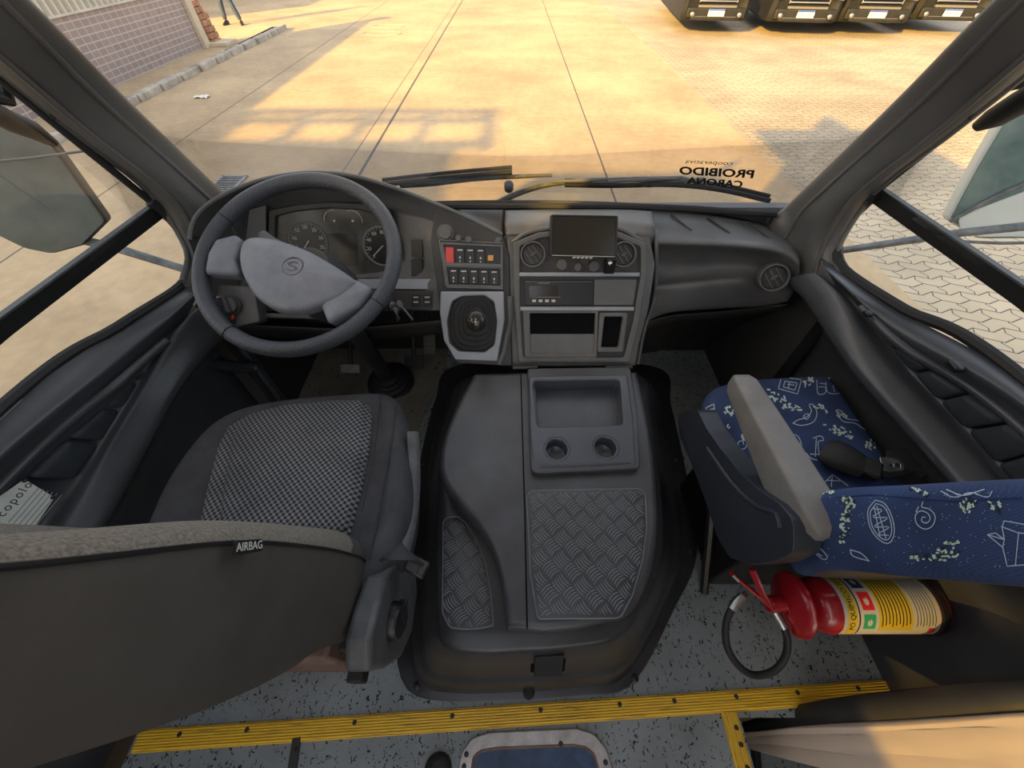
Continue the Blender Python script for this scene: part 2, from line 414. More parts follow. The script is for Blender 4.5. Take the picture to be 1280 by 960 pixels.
def plate(name, loops, pl, front, back, m, parent=None, bevel=0, res=2, smooth=38):
    me = plate_mesh(loops, pl, front, back, bevel, res); me.name = name; me.materials.clear(); me.materials.append(MT[m])
    return link(name, me, parent, smooth)
def pxplate(name, pts, pl, front, back, m, parent=None, r=0, bevel=0, holes=(), res=2):
    lps = [rpoly(uvl(pts, pl), r)] + [rpoly(uvl(h, pl), hr) for h, hr in holes]
    return plate(name, lps, pl, front, back, m, parent, bevel, res)
def text_mesh(s, size, mx, shear=0, ex=.0004, align='CENTER', space=1.0, bold=0):
    cu = bpy.data.curves.new('text', 'FONT'); cu.body = s; cu.size = size; cu.align_x = align; cu.align_y = 'CENTER'; cu.extrude = ex; cu.shear = shear; cu.resolution_u = 3; cu.space_character = space; cu.offset = bold
    return curve_mesh(cu, mx)
def me_to_M(me, mi=0):
    o = M(); o.v = [v.co.copy() for v in me.vertices]
    for p in me.polygons: o.face(p.vertices, mi)
    return o
def pillow(loop, prof, n=72):
    """loop: closed outline; prof: (scale, dz) from the middle outwards and down the side"""
    L = [V(p) for p in loop]; c = sum(L, V()) / len(L); m = M(); rows = []
    for s_, dz in prof: rows.append([V((c.x + (p.x - c.x) * s_, c.y + (p.y - c.y) * s_, c.z + (p.z - c.z) * min(1, s_) + dz)) for p in L])
    m.grid(rows, closed=True)
    for i, f in enumerate(m.f): m.uv[i] = [(m.v[k].x, m.v[k].y) for k in f]
    m.cap(rows[0], 0, True); m.cap(rows[-1]); return m
def loft(rows, nu, nv, nu_closed=False):
    rr = [spl(r, nu, nu_closed) for r in rows]
    cols = [spl([r[i] for r in rr], nv) for i in range(nu)]
    return [[cols[i][j] for i in range(nu)] for j in range(nv)]
def lin(rows, nu, sub=1):
    """rows splined along their length, joined by straight bands"""
    rr = [spl(r, nu) for r in rows]; G = []
    for a, b in zip(rr, rr[1:]):
        for k in range(sub): G.append([p.lerp(q, k / sub) for p, q in zip(a, b)])
    G.append(rr[-1]); return G
def at_mx(o, zdir, xdir=(1, 0, 0)):
    return plane(o, zdir, xdir)
def screw(parent, p, n, r=.006, m='black', name='screw'):
    k = M(); k.lathe([(r, 0), (r, .001), (r * .7, .003), (r * .35, .0032), (r * .3, .0018), (0.0, .0018)], at_mx(p, n), 12); return k.build(name, m, parent)

# ------------------------------------------------------------------ the yard outside
G0 = -.75
def gslab(name, x0, x1, y0, y1, m, z=G0, th=.2):
    k = M(); k.box(((x0 + x1) / 2, (y0 + y1) / 2, z - th / 2), (x1 - x0, y1 - y0, th)); return struct(k.build(name, m, smooth=0), cat=None)
gslab('ground_concrete', -14, 3.5, -14, 70, 'yard_concrete')
gslab('ground_pavers', 3.5, 60, -14, 70, 'yard_paver')
k = M()
k.box((-7.9, 4.8, G0 + .52), (.16, 16.2, 1.04)); wall_yard = struct(k.build('wall_yard', 'wall_tile', smooth=0))
k = M()
for i in range(102):
    y = -3.3 + .16 * i; k.prism([(-7.88, y, G0 + 1.04), (-7.80, y + .03, G0 + 1.04), (-7.80, y + .08, G0 + 1.04), (-7.88, y + .11, G0 + 1.04)], (0, 0, .9))
k.box((-7.9, 4.8, G0 + 1.5), (.05, 16.2, .9)); k.box((-7.88, 4.8, G0 + 1.055), (.2, 16.2, .03))
struct(k.build('wall_yard_cladding', 'louver'))
k = M(); k.box((-7.88, 13.02, G0 + 1.1), (.30, .24, 2.2)); struct(k.build('wall_yard_post', 'cream_wall', bevel=.01))
k = M()
for i in range(9):
    for j in range(1):
        k.box((-7.74 - .03 * i + .0 * j + random.uniform(-.03, .03), 13.45 + random.uniform(-.05, .05), G0 + .06 + .12 * i), (.20, .36, .11), Matrix.Rotation(random.uniform(-.12, .12), 3, 'Z'))
    if i > 5: break
rubble = struct(k.build('wall_yard_brick_pier', 'brick_red', bevel=.008))
k = M(); k.box((-7.65, 13.4, G0 + .04), (.7, .6, .08)); struct(k.build('wall_yard_footing', 'cream_wall', bevel=.01))
k = M()
for i in range(15): k.box((-6.75 + random.uniform(-.01, .01), 5.2 + .72 * i, G0 + .05), (.16, .70, .13), Matrix.Rotation(.055 + random.uniform(-.008, .008), 3, 'Z'))
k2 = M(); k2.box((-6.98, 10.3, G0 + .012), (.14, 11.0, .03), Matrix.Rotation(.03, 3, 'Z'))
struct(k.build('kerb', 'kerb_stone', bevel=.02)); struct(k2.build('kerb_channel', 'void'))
k = M(); k.box((-12.9, 28, G0 + 1.5), (.3, 28, 3.0)); struct(k.build('wall_far', 'cream_wall', smooth=0))
# drain grate set in the concrete
gp = W(283, 232, z=G0)
gr = thing('drain_grate', 'dark iron slotted drain grate set in the concrete beside the windscreen pillar', 'drain grate', (gp.x, gp.y, G0))
k = M(); [k.box((gp.x + sx * .15, gp.y, G0 + .01), (.03, .5, .02)) for sx in (-1, 1)]; [k.box((gp.x, gp.y + sy * .25, G0 + .01), (.33, .03, .02)) for sy in (-1, 1)]; k.build('frame', 'steel', gr)
k = M(); [k.box((gp.x, gp.y - .22 + .05 * i, G0 + .01), (.30, .022, .018)) for i in range(10)]; k.build('slats', 'steel', gr)
k = M(); k.box((gp.x, gp.y, G0 + .0015), (.30, .48, .003)); k.build('well', 'void', gr)
# scraps of paper
for (px, py, s, lab) in ((253, 122, .16, 'crumpled white paper scrap on the grey concrete near the kerb'), (362, 45, .07, 'tiny white paper scrap on the concrete beyond the kerb end'), (275, 15, .08, 'small pale scrap on the ground by the walking legs')):
    p = W(px, py, z=G0); k = M(); rows = []
    for j in range(5): rows.append([V((p.x + (i / 5 - .5) * s * 1.6, p.y + (j / 4 - .5) * s, G0 + .006 + random.uniform(0, s * .22))) for i in range(6)])
    k.grid(rows); tag(k.build('paper_scrap', 'litter', solid=.002), lab, 'litter')
# oil stains of the manhole near the top
for (px, py, r_) in ((478, 42, .34), (486, 33, .30)):
    p = W(px, py, z=G0); k = M(); k.tube([V((p.x + r_ * 1.6 * math.cos(q), p.y + r_ * math.sin(q), G0 + .001)) for q in [2 * math.pi * i / 36 for i in range(36)]], .012, 6, closed=True)
    struct(k.build('ground_cover_ring', 'kerb_stone'))

# unseen things behind the bus that throw the shade
k = M(); k.box((-3.4, -1.95, G0 + 1.7), (2.4, 2.3, 2.5)); nb = struct(k.build('wall_sun_blocker', 'offstage_grey', bevel=.15, seg=3))  # unseen block added to keep the sun off the driver's window
k = M(); k.box((-11.0, -5.5, 3.25), (6.4, 6.4, .2)); 
for x in (-13.6, -8.2):
    for y in (-8, -2.6): k.box((x, y, (3.25 + G0) / 2), (.2, .2, 3.25 - G0))
# open truss along the front of the canopy
for z, y in ((3.2, -2.05), (3.2, -1.0), (3.2, -.55)): k.box((-9.7, y, z), (5.2, .11, .11))
for i in range(6): k.box((-12.2 + i * 1.02, -1.4, 3.2), (.09, 1.7, .09))
struct(k.build('ceiling_canopy', 'offstage_grey', smooth=0))

# ------------------------------------------------------------------ bus body (setting)
FLY = .03   # where the front edge of the rear floor begins
k = M(); k.box((0, .74, -.06), (2.3, 1.5, .12)); struct(k.build('floor', 'floor_vinyl', smooth=0))
k = M(); k.box((-.19, -2.9, -.06), (1.62, 5.78, .12)); struct(k.build('floor_aisle', 'floor_vinyl', smooth=0))
# step well by the door
k = M(); k.box((.92, -.45, -.36), (.6, .86, .06)); struct(k.build('floor_step', 'floor_vinyl', smooth=0))
k = M(); k.box((.92, -3.4, -.06), (.6, 5.0, .12)); struct(k.build('floor_side', 'floor_vinyl', smooth=0))
k = M(); k.box((.625, -.45, -.2), (.01, .86, .3)); k.box((.92, -.005, -.2), (.6, .01, .3)); struct(k.build('wall_stepwell', 'dash_dark', smooth=0))
# footwell mat
k = M(); k.prism([W(x, y, z=.002) for x, y in ((300, 520), (345, 452), (420, 436), (560, 436), (556, 470), (520, 540), (505, 560))], (0, 0, .003)); struct(k.build('floor_footwell', 'footwell_vinyl', smooth=0))
k = M(); k.box((0, 1.43, .29), (2.1, .05, .80)); [k.box((s_ * .99, 1.2, .27), (.05, .5, .74)) for s_ in (-1, 1)]; struct(k.build('wall_front', 'dash_dark', smooth=0))
k = M(); k.box((0, 1.47, .0), (2.1, .04, 1.4)); struct(k.build('wall_front_skin', 'wall_outside', smooth=0))

def mir(pts): return [V((-p.x, p.y, p.z)) for p in pts]
def side_rows(rows):
    out = []
    for f, m_, r_ in rows:
        pts = [W(f[0], f[1], x=f[2]), W(m_[0], m_[1], x=m_[2]), W(r_[0], r_[1], x=r_[2])]
        d = (pts[2] - pts[1]); d = V((0, d.y, 0)).normalized() if True else d
        pts.insert(0, pts[0] + V((-.012 if pts[0].x > 0 else .012, .09, 0)))
        pts += [pts[3] + V((0, -.35, 0)), pts[3] + V((0, -.75, 0)), pts[3] + V((0, -1.1, 0))]
        out.append(pts)
    return out
RROWS = [((1050, 336, .935), (1130, 391, .97), (1280, 477, 1.035)), ((1052, 345, .915), (1127, 401, .95), (1280, 490, 1.012)),
         ((1056, 356, .897), (1122, 410, .935), (1280, 502, .993)), ((1062, 365, .897), (1118, 417, .935), (1280, 514, .993)),
         ((1072, 380, .93), (1128, 433, .963), (1280, 538, 1.05)),
         ((1070, 384, .93), (1121, 447, .985), (1262, 602, 1.062)), ((1050, 366, .90), (1108, 447, .95), (1250, 602, 1.03)),
         ((1040, 364, .885), (1098, 450, .93), (1238, 604, 1.012)),
         ((1000, 372, .855), (1058, 458, .885), (1186, 607, .965))]
LROWS = [((231, 358, -.935), (150, 410, -.97), (0, 515, -1.035)), ((229, 368, -.915), (152, 424, -.95), (0, 541, -1.012)),
         ((226, 382, -.897), (156, 440, -.935), (0, 566, -.993)), ((222, 390, -.897), (158, 447, -.935), (0, 580, -.993)),
         ((206, 424, -.93), (150, 478, -.963), (0, 608, -1.05)),
         ((204, 430, -.93), (148, 520, -.985), (60, 652, -1.062)), ((222, 410, -.90), (164, 512, -.95), (74, 652, -1.03)),
         ((250, 392, -.885), (190, 480, -.93), (88, 654, -1.012)),
         ((300, 405, -.855), (234, 478, -.885), (138, 654, -.965))]
def wall(name, rows, sgn):
    rr = side_rows(rows)
    last = rr[-1]
    rr.append([V((p.x + sgn * .05, p.y + .01, p.z - .035)) for p in last])
    rr.append([V((sgn * max(abs(p.x) + .08, 1.04), p.y + .03, max(.0, p.z - .12))) for p in last])
    rr.append([V((sgn * 1.06, p.y + .05, -.02)) for p in last])
    g = lin(rr, 40, 3)
    # ease the bands into each other
    for _ in range(2):
        h = [list(r) for r in g]
        for j in range(1, len(g) - 1):
            for i in range(len(g[0])): h[j][i] = g[j][i] * .5 + (g[j - 1][i] + g[j + 1][i]) * .25
        g = h
    k = M(); k.grid(g); return struct(k.build(name, 'trim_plastic', smooth=60))
wall_right = wall('wall_right', RROWS, 1); wall_left = wall('wall_left', LROWS, -1)
# outer skins of the bus below and behind the windows
for sgn, nm in ((-1, 'left'), (1, 'right')):
    k = M(); k.box((sgn * 1.14, .3, -.1), (.04, 1.9, 1.3)); 
    if sgn < 0:
        k.box((-1.12, -1.3, .9), (.04, 1.8, 2.4)); k.box((-1.12, -4.2, 0.515), (.04, 4.0, 1.63)); k.box((-1.12, -4.2, 1.92), (.04, 4.0, .36)); k.box((-1.12, -4.75, 1.4), (.04, 2.9, .8))
    else:
        k.box((1.12, -1.0, .7), (.04, 2.2, 2.4)); k.box((1.12, -3.6, .1), (.04, 3.6, .9)); k.box((1.12, -3.6, 1.98), (.04, 3.6, .3)); k.box((1.12, -4.0, 1.2), (.04, .1, 1.5))
    struct(k.build('wall_%s_skin' % nm, 'wall_outside', smooth=0))
k = M(); k.box((-1.12, -2.75, 1.53), (.008, 1.2, .5)); struct(k.build('window_4', 'tinted_glass', smooth=0))
# roof: front header and side coves; invented opening lets skylight in, added upright blocks sun
k = M(); k.box((0, .42, 2.12), (2.2, .75, .06)); k.box((-.90, -2.6, 2.12), (.5, 5.4, .06)); k.box((.70, -2.6, 2.12), (.8, 5.4, .06)); k.box((0, -4.8, 2.12), (1.3, 1.0, .06)); k.box((-.72, -2.6, 2.45), (.14, 5.4, .64))
struct(k.build('ceiling', 'headliner', smooth=0))

# quilted pads in the side panels
def quilt(name, lpts, rpts, xs):
    k = M()
    for i in range(len(lpts) - 1):
        quad = [lpts[i], rpts[i], rpts[i + 1], lpts[i + 1]]; xx = [xs[i], xs[i], xs[i + 1], xs[i + 1]]
        P = [W(q[0], q[1], x=q_x) for q, q_x in zip(quad, xx)]
        c = sum(P, V()) / 4; P = [c + (p - c) * .955 for p in P]; sg = -1 if c.x > 0 else 1
        rows = [[c + (p - c) * s_ + V((sg * d, 0, 0)) for p in rpoly(P, .012, 4)] for s_, d in ((.0, .016), (.6, .0155), (.9, .013), (1, .006), (1.0, -.03))]
        k.grid(rows, closed=True)
    return struct(k.build(name, 'quilt', smooth=60))
quilt('trim_1', [(1106, 420), (1121, 437), (1146, 466), (1177, 501), (1211, 537), (1248, 580), (1292, 630)], [(1110, 418), (1130, 434), (1168, 462), (1212, 492), (1264, 529), (1312, 562), (1370, 600)], [.955, .965, .985, 1.005, 1.025, 1.045, 1.06])
quilt('trim_2', [(184, 458), (159, 476), (125, 509), (80, 549), (30, 598)], [(184, 462), (172, 477), (148, 512), (122, 553), (90, 600)], [-.955, -.97, -.99, -1.015, -1.035, -1.05])

# windscreen pillars
PB = [[(970, 270, 'y', 1.21), (982, 298, 'y', 1.15), (994, 334, 'y', 1.07), (1018, 350, 'x', .905), (1052, 352, 'x', .925)],
      [(984, 257, 'y', 1.22), (1000, 268, 'y', 1.155), (1014, 290, 'y', 1.08), (1032, 302, 'y', 1.045), (1047, 312, 'x', .935)],
      [(1010, 232, 'y', 1.195), (1026, 242, 'y', 1.13), (1042, 252, 'y', 1.075), (1068, 246, 'y', 1.05), (1094, 240, 'x', .958)],
      [(1120, 125, 'y', 1.09), (1141, 138, 'y', 1.04), (1158, 152, 'y', 1.01), (1176, 160, 'y', .99), (1190, 165, 'x', .98)],
      [(1242, 0, 'y', .98), (1263, 16, 'y', .945), (1280, 34, 'y', .925), (1290, 62, 'y', .915), (1290, 86, 'x', 1.0)]]
def pill(sgn):
    rows = []
    for sec in PB:
        rows.append([V((sgn * q.x, q.y, q.z)) for q in [W(p[0], p[1], **{p[2]: p[3]}) for p in sec]])
    e = [b + (b - a) * 1.5 for a, b in zip(rows[-2], rows[-1])]; rows.append(e)
    e2 = [V((q.x + sgn * .0, q.y, q.z)) for q in rows[0]]
    rows = [[V((q.x, q.y + .01, q.z - .06)) for q in rows[0]]] + rows
    # each section gets an outer return so that the post has depth
    full = []
    for r in rows: full.append([r[0] + V((sgn * .05, .03, -.0))] + r + [r[-1] + V((sgn * .025, .06, 0))])
    return full
for sgn, nm in ((1, 3), (-1, 4)):
    k = M(); k.grid(loft(pill(sgn), 30, 50)); struct(k.build('trim_%d' % nm, 'pillar_plastic', smooth=70))
# raised ribs running up the pillars
for sgn, nm in ((1, 5), (-1, 6)):
    rows = pill(sgn); k = M()
    for i, r_ in ((2, .006), (4, .007), (5, .008)):
        k.tube(spl([r[i] for r in rows[1:]], 30), r_, 8)
    struct(k.build('trim_%d' % nm, 'pillar_plastic'))
    ps = spl([r[5] for r in rows[1:]], 30)
    for q in (9, 18):
        sc = screw(None, ps[q] + V((-sgn * .006, -.006, 0)), (-sgn, -.6, .3), .005); struct(sc); sc.name = 'trim_screw'

# side windows: rubber frame, rail, two panes
def edge(sgn, pts): return [W(p[0], p[1], x=sgn * p[2]) for p in pts]
WIN = {1: ([(1094, 243, .962), (1064, 272, .95), (1047, 302, .94), (1048, 326, .936), (1064, 345, .942), (1130, 387, .972), (1280, 474, 1.037)], [(1094, 240, .965), (1190, 163, .985), (1292, 82, 1.003)], [(1092, 240, .97), (1280, 370, 1.035)]),
       -1: ([(188, 252, .962), (217, 277, .95), (235, 304, .94), (238, 328, .936), (226, 358, .942), (150, 408, .972), (0, 512, 1.037)], [(186, 250, .965), (90, 172, .985), (-12, 88, 1.003)], [(198, 262, .97), (0, 410, 1.035)])}
for sgn, n_ in ((1, 2), (-1, 3)):
    fr = M(); wl, wu, wb = WIN[sgn]
    low = edge(sgn, wl); low.append(low[-1] + V((0, -1.0, 0)))
    fr.tube(spl(low, 60), .014, 8)
    up = edge(sgn, wu); up.append(up[-1] + (up[-1] - up[-2]) * 1.2)
    fr2 = M(); fr2.tube(spl(up, 24), .009, 8)
    root = struct(fr.build('window_%d' % n_, 'rubber')); fr2.build('front_seal', 'rubber', root)
    k = M(); k.tube([p + V((-sgn * .012, 0, -.006)) for p in spl(low, 60)[24:]], .0018, 6); k.build('seal_bead', 'grey_line', root)
    b0 = edge(sgn, wb)
    pth = [b0[0], b0[1], b0[1] + V((0, -1.0, 0))]
    bar = M()
    for a, b in zip(pth, pth[1:]):
        dd = (b - a); rot = dd.to_track_quat('Y', 'Z').to_matrix(); bar.box((a + b) / 2, (.022, dd.length + .01, .036), rot)
    bar.build('rail', 'black', root, bevel=.003)
    zb = lambda p: p + V((sgn * .004, 0, 0))
    lo = spl(low, 40); gl = M(); bb_ = resample(pth, 40); gl.grid([[zb(p) for p in lo], [zb(p) for p in bb_]]); gl.build('lower_pane', 'side_glass', root, smooth=180)
    gl = M(); uu = spl(up, 40); q_ = [pth[0], pth[2], pth[2] + (up[-1] - pth[0]), up[-1]]; gl.cap([zb(p) for p in q_]); gl.build('upper_pane', 'side_glass', root, smooth=0)

# second ridge along the side panels and its little catches
for sgn, pts in ((1, [(1076, 384, .915), (1130, 434, .945), (1280, 538, 1.03)]), (-1, [(208, 426, .915), (148, 478, .945), (0, 608, 1.03)])):
    P = edge(sgn, pts); P.append(P[-1] + V((0, -.75, 0))); k = M(); k.tube(spl(P, 30), .011, 10); struct(k.build('trim_%d' % (8 if sgn > 0 else 9), 'trim_plastic', smooth=60))
k = M(); p_ = W(1194, 458, x=.96); k.box(p_, (.02, .03, .016)); struct(k.build('trim_10', 'black', bevel=.005))
k = M(); p_ = W(1085, 392, x=.90); k.box(p_, (.016, .02, .012)); struct(k.build('trim_11', 'black', bevel=.004))

# windscreen
def wsc(u, z, off=0):   # u -1..1 across
    yb = 1.335 - .115 * abs(u) ** 2.2; x = u * .905
    return V((x, yb - .44 * (z - .80) + off, z))
k = M(); k.grid([[wsc(-1 + i / 16, z) for i in range(33)] for z in (.74, .9, 1.1, 1.3, 1.5, 1.7, 1.95)])
ws = struct(k.build('window_1', 'windscreen_glass', smooth=60))
k = M()
seal = [W(x, y, z=.795) for x, y in ((560, 259), (640, 258), (760, 258), (860, 261), (930, 266), (970, 268))]
lf = [V((-q.x, q.y, q.z)) for q in seal[2:][::-1]]
k.tube(spl(lf + seal[1:], 50), .011, 8); k.build('seal', 'rubber', ws)
k = M(); rows = [[V((-.92 + .0575 * i, wsc(-1 + i / 16, .78).y - .02, .785)) for i in range(33)], [V((-.92 + .0575 * i, wsc(-1 + i / 16, .78).y + .06, .75)) for i in range(33)], [V((-.95 + .0594 * i, 1.46, .60)) for i in range(33)]]
k.grid(rows); struct(k.build('trim_7', 'dash_dark', solid=.01))
# ------------------------------------------------------------------ dashboard
dash = thing('dashboard', 'dark grey moulded dashboard across the cab with vents, switch panels and open trays', 'dashboard', (0, 1.2, .45))
PS = plane((0, 1.10, .79), (0, -.84, .543))                      # the sloping centre face
def off(pl, d): m = pl.copy(); m.translation = pl.translation + pl.col[2].xyz * d; return m
# instrument hood: from the windscreen over the lip and down to the knee edge
def rowy(pts): return [W(x, y, y=d) for x, y, d in pts]
lip = rowy([(237, 300, .98), (239, 284, 1.01), (247, 268, 1.04), (265, 252, 1.07), (300, 234, 1.105), (340, 222, 1.125), (390, 216, 1.135), (440, 220, 1.14), (490, 234, 1.145), (530, 249, 1.142), (575, 268, 1.125), (628, 293, 1.10)])
r_in = rowy([(243, 318, .985), (247, 296, 1.02), (258, 279, 1.06), (275, 266, 1.10), (306, 247, 1.155), (342, 235, 1.185), (390, 229, 1.195), (438, 232, 1.20), (487, 246, 1.19), (526, 262, 1.155), (570, 283, 1.12), (628, 303, 1.085)])
r_a = rowy([(246, 330, .985), (252, 310, 1.03), (262, 298, 1.08), (280, 288, 1.13), (308, 276, 1.18), (344, 262, 1.215), (392, 258, 1.222), (436, 258, 1.222), (486, 264, 1.205), (520, 275, 1.16), (534, 290, 1.12), (548, 312, 1.085)])
r_b = rowy([(250, 352, .98), (256, 338, 1.02), (266, 332, 1.07), (282, 328, 1.11), (310, 326, 1.145), (345, 322, 1.165), (392, 320, 1.17), (438, 320, 1.17), (486, 322, 1.16), (516, 328, 1.12), (534, 334, 1.09), (550, 338, 1.05)])
r_c = rowy([(256, 372, .98), (262, 366, 1.0), (272, 362, 1.03), (286, 360, 1.06), (312, 358, 1.085), (345, 352, 1.10), (392, 350, 1.10), (438, 350, 1.10), (486, 350, 1.09), (514, 352, 1.07), (534, 354, 1.04), (550, 356, 1.02)])
r_d = rowy([(262, 392, .97), (268, 390, .98), (278, 390, 1.0), (292, 390, 1.02), (316, 390, 1.03), (345, 388, 1.03), (392, 388, 1.03), (438, 388, 1.03), (486, 388, 1.02), (514, 388, 1.0), (534, 388, .99), (552, 388, .98)])
r_e = [p + V((0, .22, -.04)) for p in r_d]
r_bk = [V((max(-.93, p.x * 1.03), min(1.25, p.y + .11), p.z - .055)) for p in lip]
r_bk2 = [V((max(-.95, p.x * 1.04), 1.30 - .09 * min(1, abs(p.x) / .9) ** 2, .775)) for p in lip]
lip2 = [p.lerp(q, .12) + V((0, .002, .004)) for p, q in zip(lip, r_bk)]
k = M(); k.grid(lin([r_bk2, r_bk, lip2, lip, r_in, r_a, r_b, r_c, r_d, r_e], 80, 3))
k.build('instrument_hood', 'dash_plastic', dash, smooth=50, solid=.004)
k = M(); k.tube(spl(lip, 80), .006, 8); k.build('hood_lip', 'dash_plastic', dash)

# centre and gear column bodies
pxplate('column_body', [(545, 256), (628, 293), (637, 320), (640, 458), (572, 454), (556, 430), (547, 364), (538, 300)], PS, .0, -.16, 'dash_dark', dash, bevel=.004)
pxplate('stack_body', [(633, 291), (700, 289), (780, 289), (812, 292), (820, 330), (812, 385), (800, 430), (795, 458), (640, 459)], PS, -.004, -.18, 'dash_plastic', dash, bevel=.006)
# dash top slab behind the stack
k = M(); k.grid(lin([[W(x, y, z=.80) for x, y in ((628, 263), (700, 262), (780, 262), (814, 264))], [W(x, y, z=.805) for x, y in ((628, 280), (700, 278), (780, 278), (818, 283))], [W(x, y, pl=PS) for x, y in ((630, 293), (700, 291), (780, 291), (818, 294))], [W(x, y, pl=PS) + V((0, .0, -.05)) for x, y in ((630, 293), (700, 291), (780, 291), (818, 294))]], 24, 4))
k.build('stack_top', 'dash_plastic', dash, smooth=60, solid=.01)
k = M(); k.tube(spl([W(630, 262, z=.803), W(629, 280, z=.807), W(630, 294, pl=off(PS, .004))], 12), .0035, 6); k.build('top_seam', 'void', dash)
# arched pod the monitor stands in front of
k = M(); arch = spl([W(x, y, pl=off(PS, .002)) for x, y in ((641, 303), (660, 291), (700, 284), (740, 283), (775, 286), (803, 302))], 40)
k.tube(arch, .007, 8); k.build('pod_lip', 'dash_plastic', dash)
pxplate('stack_frame', [(641, 304), (672, 291), (720, 287), (772, 290), (806, 304), (806, 345), (798, 400), (786, 452), (648, 452), (642, 380)], PS, .016, -.01, 'dash_plastic', dash, r=.012, bevel=.004,
        holes=[([(650, 308), (676, 298), (720, 294), (768, 297), (799, 309), (799, 344), (790, 400), (778, 446), (654, 446), (650, 380)], .012)])
pxplate('stack_panel', [(648, 304), (676, 296), (720, 292), (768, 295), (801, 306), (801, 345), (793, 400), (781, 448), (652, 448), (648, 380)], PS, .004, -.006, 'dash_dark', dash, r=.012)
for y, x0, x1 in ((343, 648, 798), (385.5, 650, 791)):
    pxplate('divider_bar', [(x0, y - 2.5), (x1, y - 2.5), (x1, y + 2.5), (x0, y + 2.5)], PS, .016, 0, 'silver_plastic', dash, bevel=.003)
pxplate('blank_panel', [(742, 349), (795, 349), (790, 381), (741, 381)], PS, .012, 0, 'dash_plastic', dash, r=.003, bevel=.0015)
# open trays: a framed mouth, its shaded hollow painted by a near-black plate
pxplate('tray_frame', [(653, 388), (747, 388), (745, 446), (656, 446)], PS, .014, 0, 'dash_plastic', dash, r=.004, bevel=.002, holes=[([(662, 391), (743, 391), (741, 441), (663, 441)], .004)])
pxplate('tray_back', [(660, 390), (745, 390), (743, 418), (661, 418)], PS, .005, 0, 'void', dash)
pxplate('tray_shelf', [(661, 417), (743, 417), (741, 442), (662, 442)], PS, .010, 0, 'dash_plastic', dash, bevel=.002)
pxplate('cup_slot_frame', [(748, 390), (783, 390), (777, 439), (745, 439)], PS, .020, 0, 'dash_plastic', dash, r=.008, bevel=.003, holes=[([(754, 395), (777, 395), (771, 433), (750, 433)], .006)])
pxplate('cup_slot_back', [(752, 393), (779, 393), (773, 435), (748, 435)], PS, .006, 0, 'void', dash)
# round vents
def vent(c, r, n, up, m='dash_plastic'):
    mx = at_mx(c, n, up); t = M()
    t.lathe([(r, -.02), (r, .006), (r * .97, .010), (r * .86, .010), (r * .82, .004), (r * .82, -.012)], mx, 40)
    o = t.build('air_vent', m, dash); o['label'] = 'round air vent'
    t = M(); t.lathe([(r * .80, -.012), (r * .80, -.002), (r * .77, .001), (0.0, .002)], mx, 32); d = t.build('vent_disc', 'dash_dark', o)
    t = M()
    for q in (-.42, 0, .42):
        w = math.sqrt(1 - q * q) * r * .7; t.box(mx @ V((q * r * .9, 0, .002)), (.004, w * 2, .005), mx.to_3x3())
    t.box(mx @ V((0, 0, .005)), (r * .5, .006, .006), mx.to_3x3()); t.build('vent_vane', 'dash_plastic', o, bevel=.001)
    return o
for x, y in ((666, 318), (779, 318)):
    vent(W(x, y, pl=off(PS, .008)), .0385, PS.col[2].xyz, (.8, .3, .5))
# heater knobs, half hidden below the monitor
for x, y, r_ in ((702, 331, .016), (722, 334, .012), (742, 333, .016)):
    t = M(); t.lathe([(r_, 0), (r_, .008), (r_ * .9, .010), (0, .010)], at_mx(W(x, y, pl=off(PS, .004)), PS.col[2].xyz), 24); t.build('heater_knob', 'dash_plastic', dash)
# switch column
pxplate('switch_frame', [(551, 302), (629, 306), (629, 361), (557, 358)], PS, .012, -.004, 'dash_plastic', dash, r=.004, bevel=.002,
        holes=[([(555, 306), (626, 309), (626, 330), (559, 328)], .002), ([(559, 334), (626, 336), (626, 357), (562, 355)], .002)])
pxplate('switch_bay', [(553, 304), (628, 307), (628, 359), (559, 356)], PS, .003, -.004, 'black', dash)
for a, b in (((549, 300), (629, 304)), ((554, 331), (628, 333)), ((559, 359), (629, 361))):
    t = M(); t.tube([W(*a, pl=off(PS, .013)), W(*b, pl=off(PS, .013))], .0016, 6); t.build('frame_bead', 'grey_line', dash)
t = M(); t.tube([W(x, y, pl=off(PS, .013)) for x, y in ((549, 300), (559, 359))], .0016, 6); t.build('frame_bead', 'grey_line', dash)
def switch(x, y, w, h, m='black', marks=True, lab=None):
    o = pxplate('rocker_switch', [(x - w, y - h), (x + w, y - h + .4), (x + w + .6, y + h + .4), (x - w + .6, y + h)], PS, .011, 0, m, dash, r=.002, bevel=.0015)
    if lab: o['label'] = lab
    if marks:
        t = M()
        for dy, ww, hh in ((-h * .72, w * .62, .8), (h * .25, .9, 1.4), (h * .72, .6, 1.0)):
            t.add(me_to_M(plate_mesh([uvl([(x - ww, y + dy - hh), (x + ww, y + dy - hh), (x + ww, y + dy + hh), (x - ww, y + dy + hh)], PS)], PS, .0118, .0105)))
        t.build('switch_symbol', 'mark', o, smooth=0)
    return o
switch(562.5, 318.5, 5.0, 9.5, 'red_button', False, 'red rocker switch')
for i in range(3): switch(575.5 + 12.8 * i, 319.5 + .4 * i, 5.2, 9.5)
o = pxplate('indicator', [(610, 319), (617, 319), (617, 326), (610, 326)], PS, .011, 0, 'amber', dash, bevel=.001); o['label'] = 'amber square switch'
for i in range(5): switch(567.5 + 12.6 * i, 345 + .35 * i, 5.2, 9.0)
